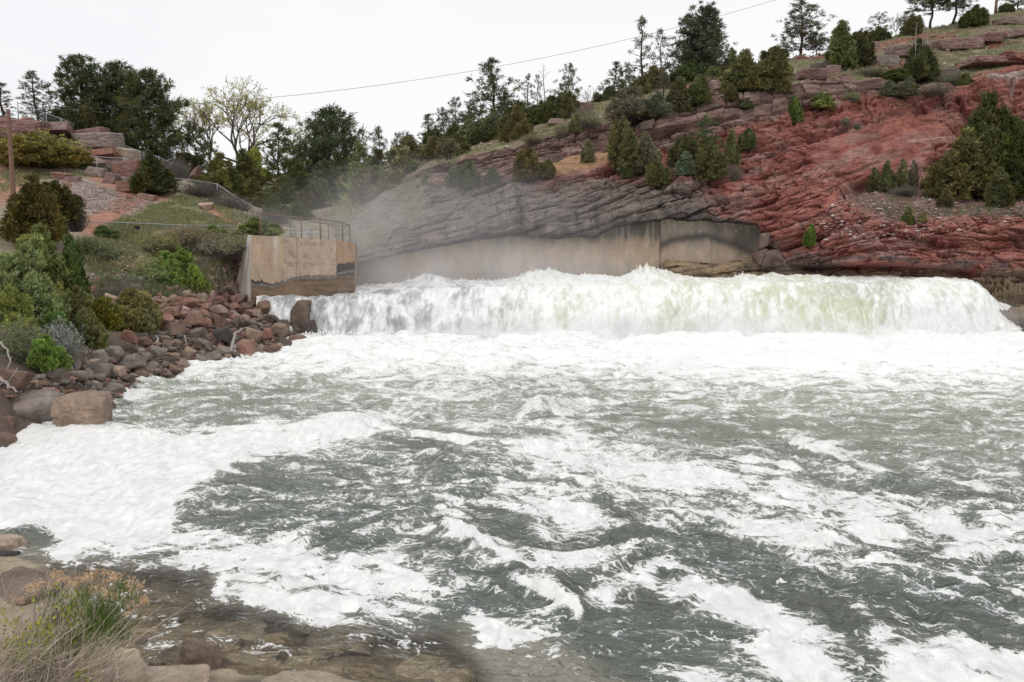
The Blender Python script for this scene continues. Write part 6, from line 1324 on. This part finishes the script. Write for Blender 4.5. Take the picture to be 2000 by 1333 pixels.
def stems_mesh(seed, paths, r0, k=4, taper=.4): 
    mb = MB()
    for p in paths: n = len(p); mb.tube(p, np.linspace(r0, r0 * taper, n), k, cap=False)
    return mb
rng = np.random.default_rng(77); BY = 8.3
def P3(px, py, y): return np.array(at(px, py, y)).ravel()
def arc(a, b, sag=.06, n=7, j=.01):
    t = np.linspace(0, 1, n)[:, None]; m_ = (a + b) / 2 + np.array([0, 0, sag]) + rng.normal(0, .03, 3)
    return (1 - t) ** 2 * a + 2 * t * (1 - t) * m_ + t * t * b + rng.normal(0, j, (n, 3)) * np.sin(np.pi * t)
base = V(120, 1330, BY); 
rb = empty('rabbitbrush', base); tag(rb, 'dry brush with straw stems, tan seed heads and narrow green leaves by the shore', 'shrub'); bb = np.array(base)
HEADS = [(112,1118),(130,1126),(100,1124),(179,1121),(168,1128),(190,1124),(196,1146),(180,1150),(221,1127),(230,1130),(212,1132),(58,1150),(66,1146),(218,1166),(224,1162),(257,1139),(268,1148),(278,1176),(272,1172),(32,1173),(140,1136),(246,1196),(150,1140),(90,1140),(262,1160)]
paths, hp = [], []
for hx, hy in HEADS:
    for _ in range(2):
        yv = BY + rng.normal(.15, .22); a = P3(rng.uniform(60, 190), rng.uniform(1320, 1360), BY + rng.normal(0, .15)); b = P3(hx + rng.normal(0, 6), hy + rng.normal(0, 5), yv); paths.append(arc(a, b, .05) - bb); hp.append(b)
for _ in range(260):
    bx = rng.uniform(-60, 210); ang = rng.normal(.55, .38); L_ = rng.uniform(60, 220); by = rng.uniform(1290, 1370)
    yv = BY + rng.normal(0, .25); paths.append(arc(P3(bx, by, yv), P3(bx + L_ * math.sin(ang), by - L_ * math.cos(ang), yv + rng.normal(0, .2)), .03) - bb)
stems_mesh(1, paths, .0046, 4).build('stems', M_STRAW, rb)
hp = np.array(hp); c_ = np.repeat(hp, 15, 0) + rng.normal(0, .03, (len(hp) * 15, 3)) * np.array([1.2, 1, .7]) - bb
v, f, cc = clumps(c_, .017, 5, rng, .5, None, .3, (.7, 1.3)); o = link('flower_heads', mesh_np('flower_heads', v, [f], cc * np.array((.66, .47, .31)), None, False), M_GRASS, rb)
LV = [(110,1173),(104,1190),(162,1160),(166,1175),(182,1192),(175,1210),(190,1205),(200,1190),(211,1183),(206,1200),(240,1212),(228,1222),(136,1244),(146,1230),(127,1267),(120,1280),(155,1250),(112,1215),(236,1150),(228,1165),(60,1290),(190,1225),(215,1215)]
lp, dd = [], []
for lx, ly in LV:
    b = P3(lx, ly + 22, BY + rng.normal(.05, .15)); n = 110; h_ = rng.random(n)
    lp.append(b + np.stack([rng.normal(0, .085, n), rng.normal(0, .06, n), (h_ - .35) * .26], 1)); d = rng.normal(0, .42, (n, 3)); d[:, 2] += 1.1; d[:, 0] += .15; dd.append(unit(d))
lp = np.vstack(lp) - bb; dd = np.vstack(dd); v, f = tris(lp, dd, rng.uniform(.05, .13, len(lp)), .0042, rng); cc = np.array((.13, .20, .05)) * rng.uniform(.6, 1.35, (len(lp), 1)) * np.array([1, 1, 1]); link('leaves', mesh_np('leaves', v, [f], np.repeat(cc, 4, 0), None, False), M_GRASS, rb)
# yellow green leafy sprigs growing through it
sp = empty('leafy_sprig', V(60, 1325, BY - .25)); tag(sp, 'yellow green round leaved sprigs growing through the dry brush', 'plant'); sb = np.array(sp.location)
G2 = [(65,1225),(50,1235),(32,1222),(20,1248),(8,1225),(146,1153),(155,1158),(143,1188),(88,1218),(78,1240),(95,1205),(179,1319),(70,1212),(30,1240),(12,1252),(110,1150),(68,1165),(5,1190),(128,1170),(40,1205),(86,1236),(170,1312),(100,1232)]
paths, lf = [], []
for gx_, gy_ in G2:
    yv = BY - .2 + rng.normal(0, .12); b = P3(gx_, gy_, yv); a = P3(gx_ + rng.normal(10, 18), 1335, yv); p = arc(a, b, .02); paths.append(p - sb)
    for _ in range(22): lf.append(p[rng.integers(3, 7)] + rng.normal(0, .035, 3) - sb)
stems_mesh(2, paths, .0035).build('stems', M_PALEBARK, sp); lf = np.array(lf); d = unit(rng.normal(0, 1, (len(lf), 3)) + np.array([0, -.3, .5])); v, f = tris(lf, d, rng.uniform(.026, .045, len(lf)), .017, rng)
cc = np.array((.36, .38, .07)) * rng.uniform(.65, 1.3, (len(lf), 1)); link('leaves', mesh_np('leaves', v, [f], np.repeat(cc, 4, 0), None, False), M_GRASS, sp)
# matted pale straw at the very bottom
n = 5200; px = rng.uniform(-60, 280, n); py = rng.uniform(1245, 1375, n) ; ok = py > 1235 + px * .28 + 20; px, py = px[ok], py[ok]; a = np.stack(at(px, py, BY - .1 + rng.normal(0, .3, len(px))), -1); d = rng.normal(0, .35, (len(px), 3)); d[:, 0] += .75; d[:, 2] += .55; d = unit(d)
v, f = tris(a, d, rng.uniform(.12, .42, len(px)), .0022, rng); cc = np.array((.56, .49, .41)) * rng.uniform(.6, 1.25, (len(px), 1)); tag(link('dry_grass', mesh_np('dry_grass', v, [f], np.repeat(cc, 4, 0), None, False), M_GRASS), 'matted pale straw at the bottom left corner', 'dry grass', kind='stuff')
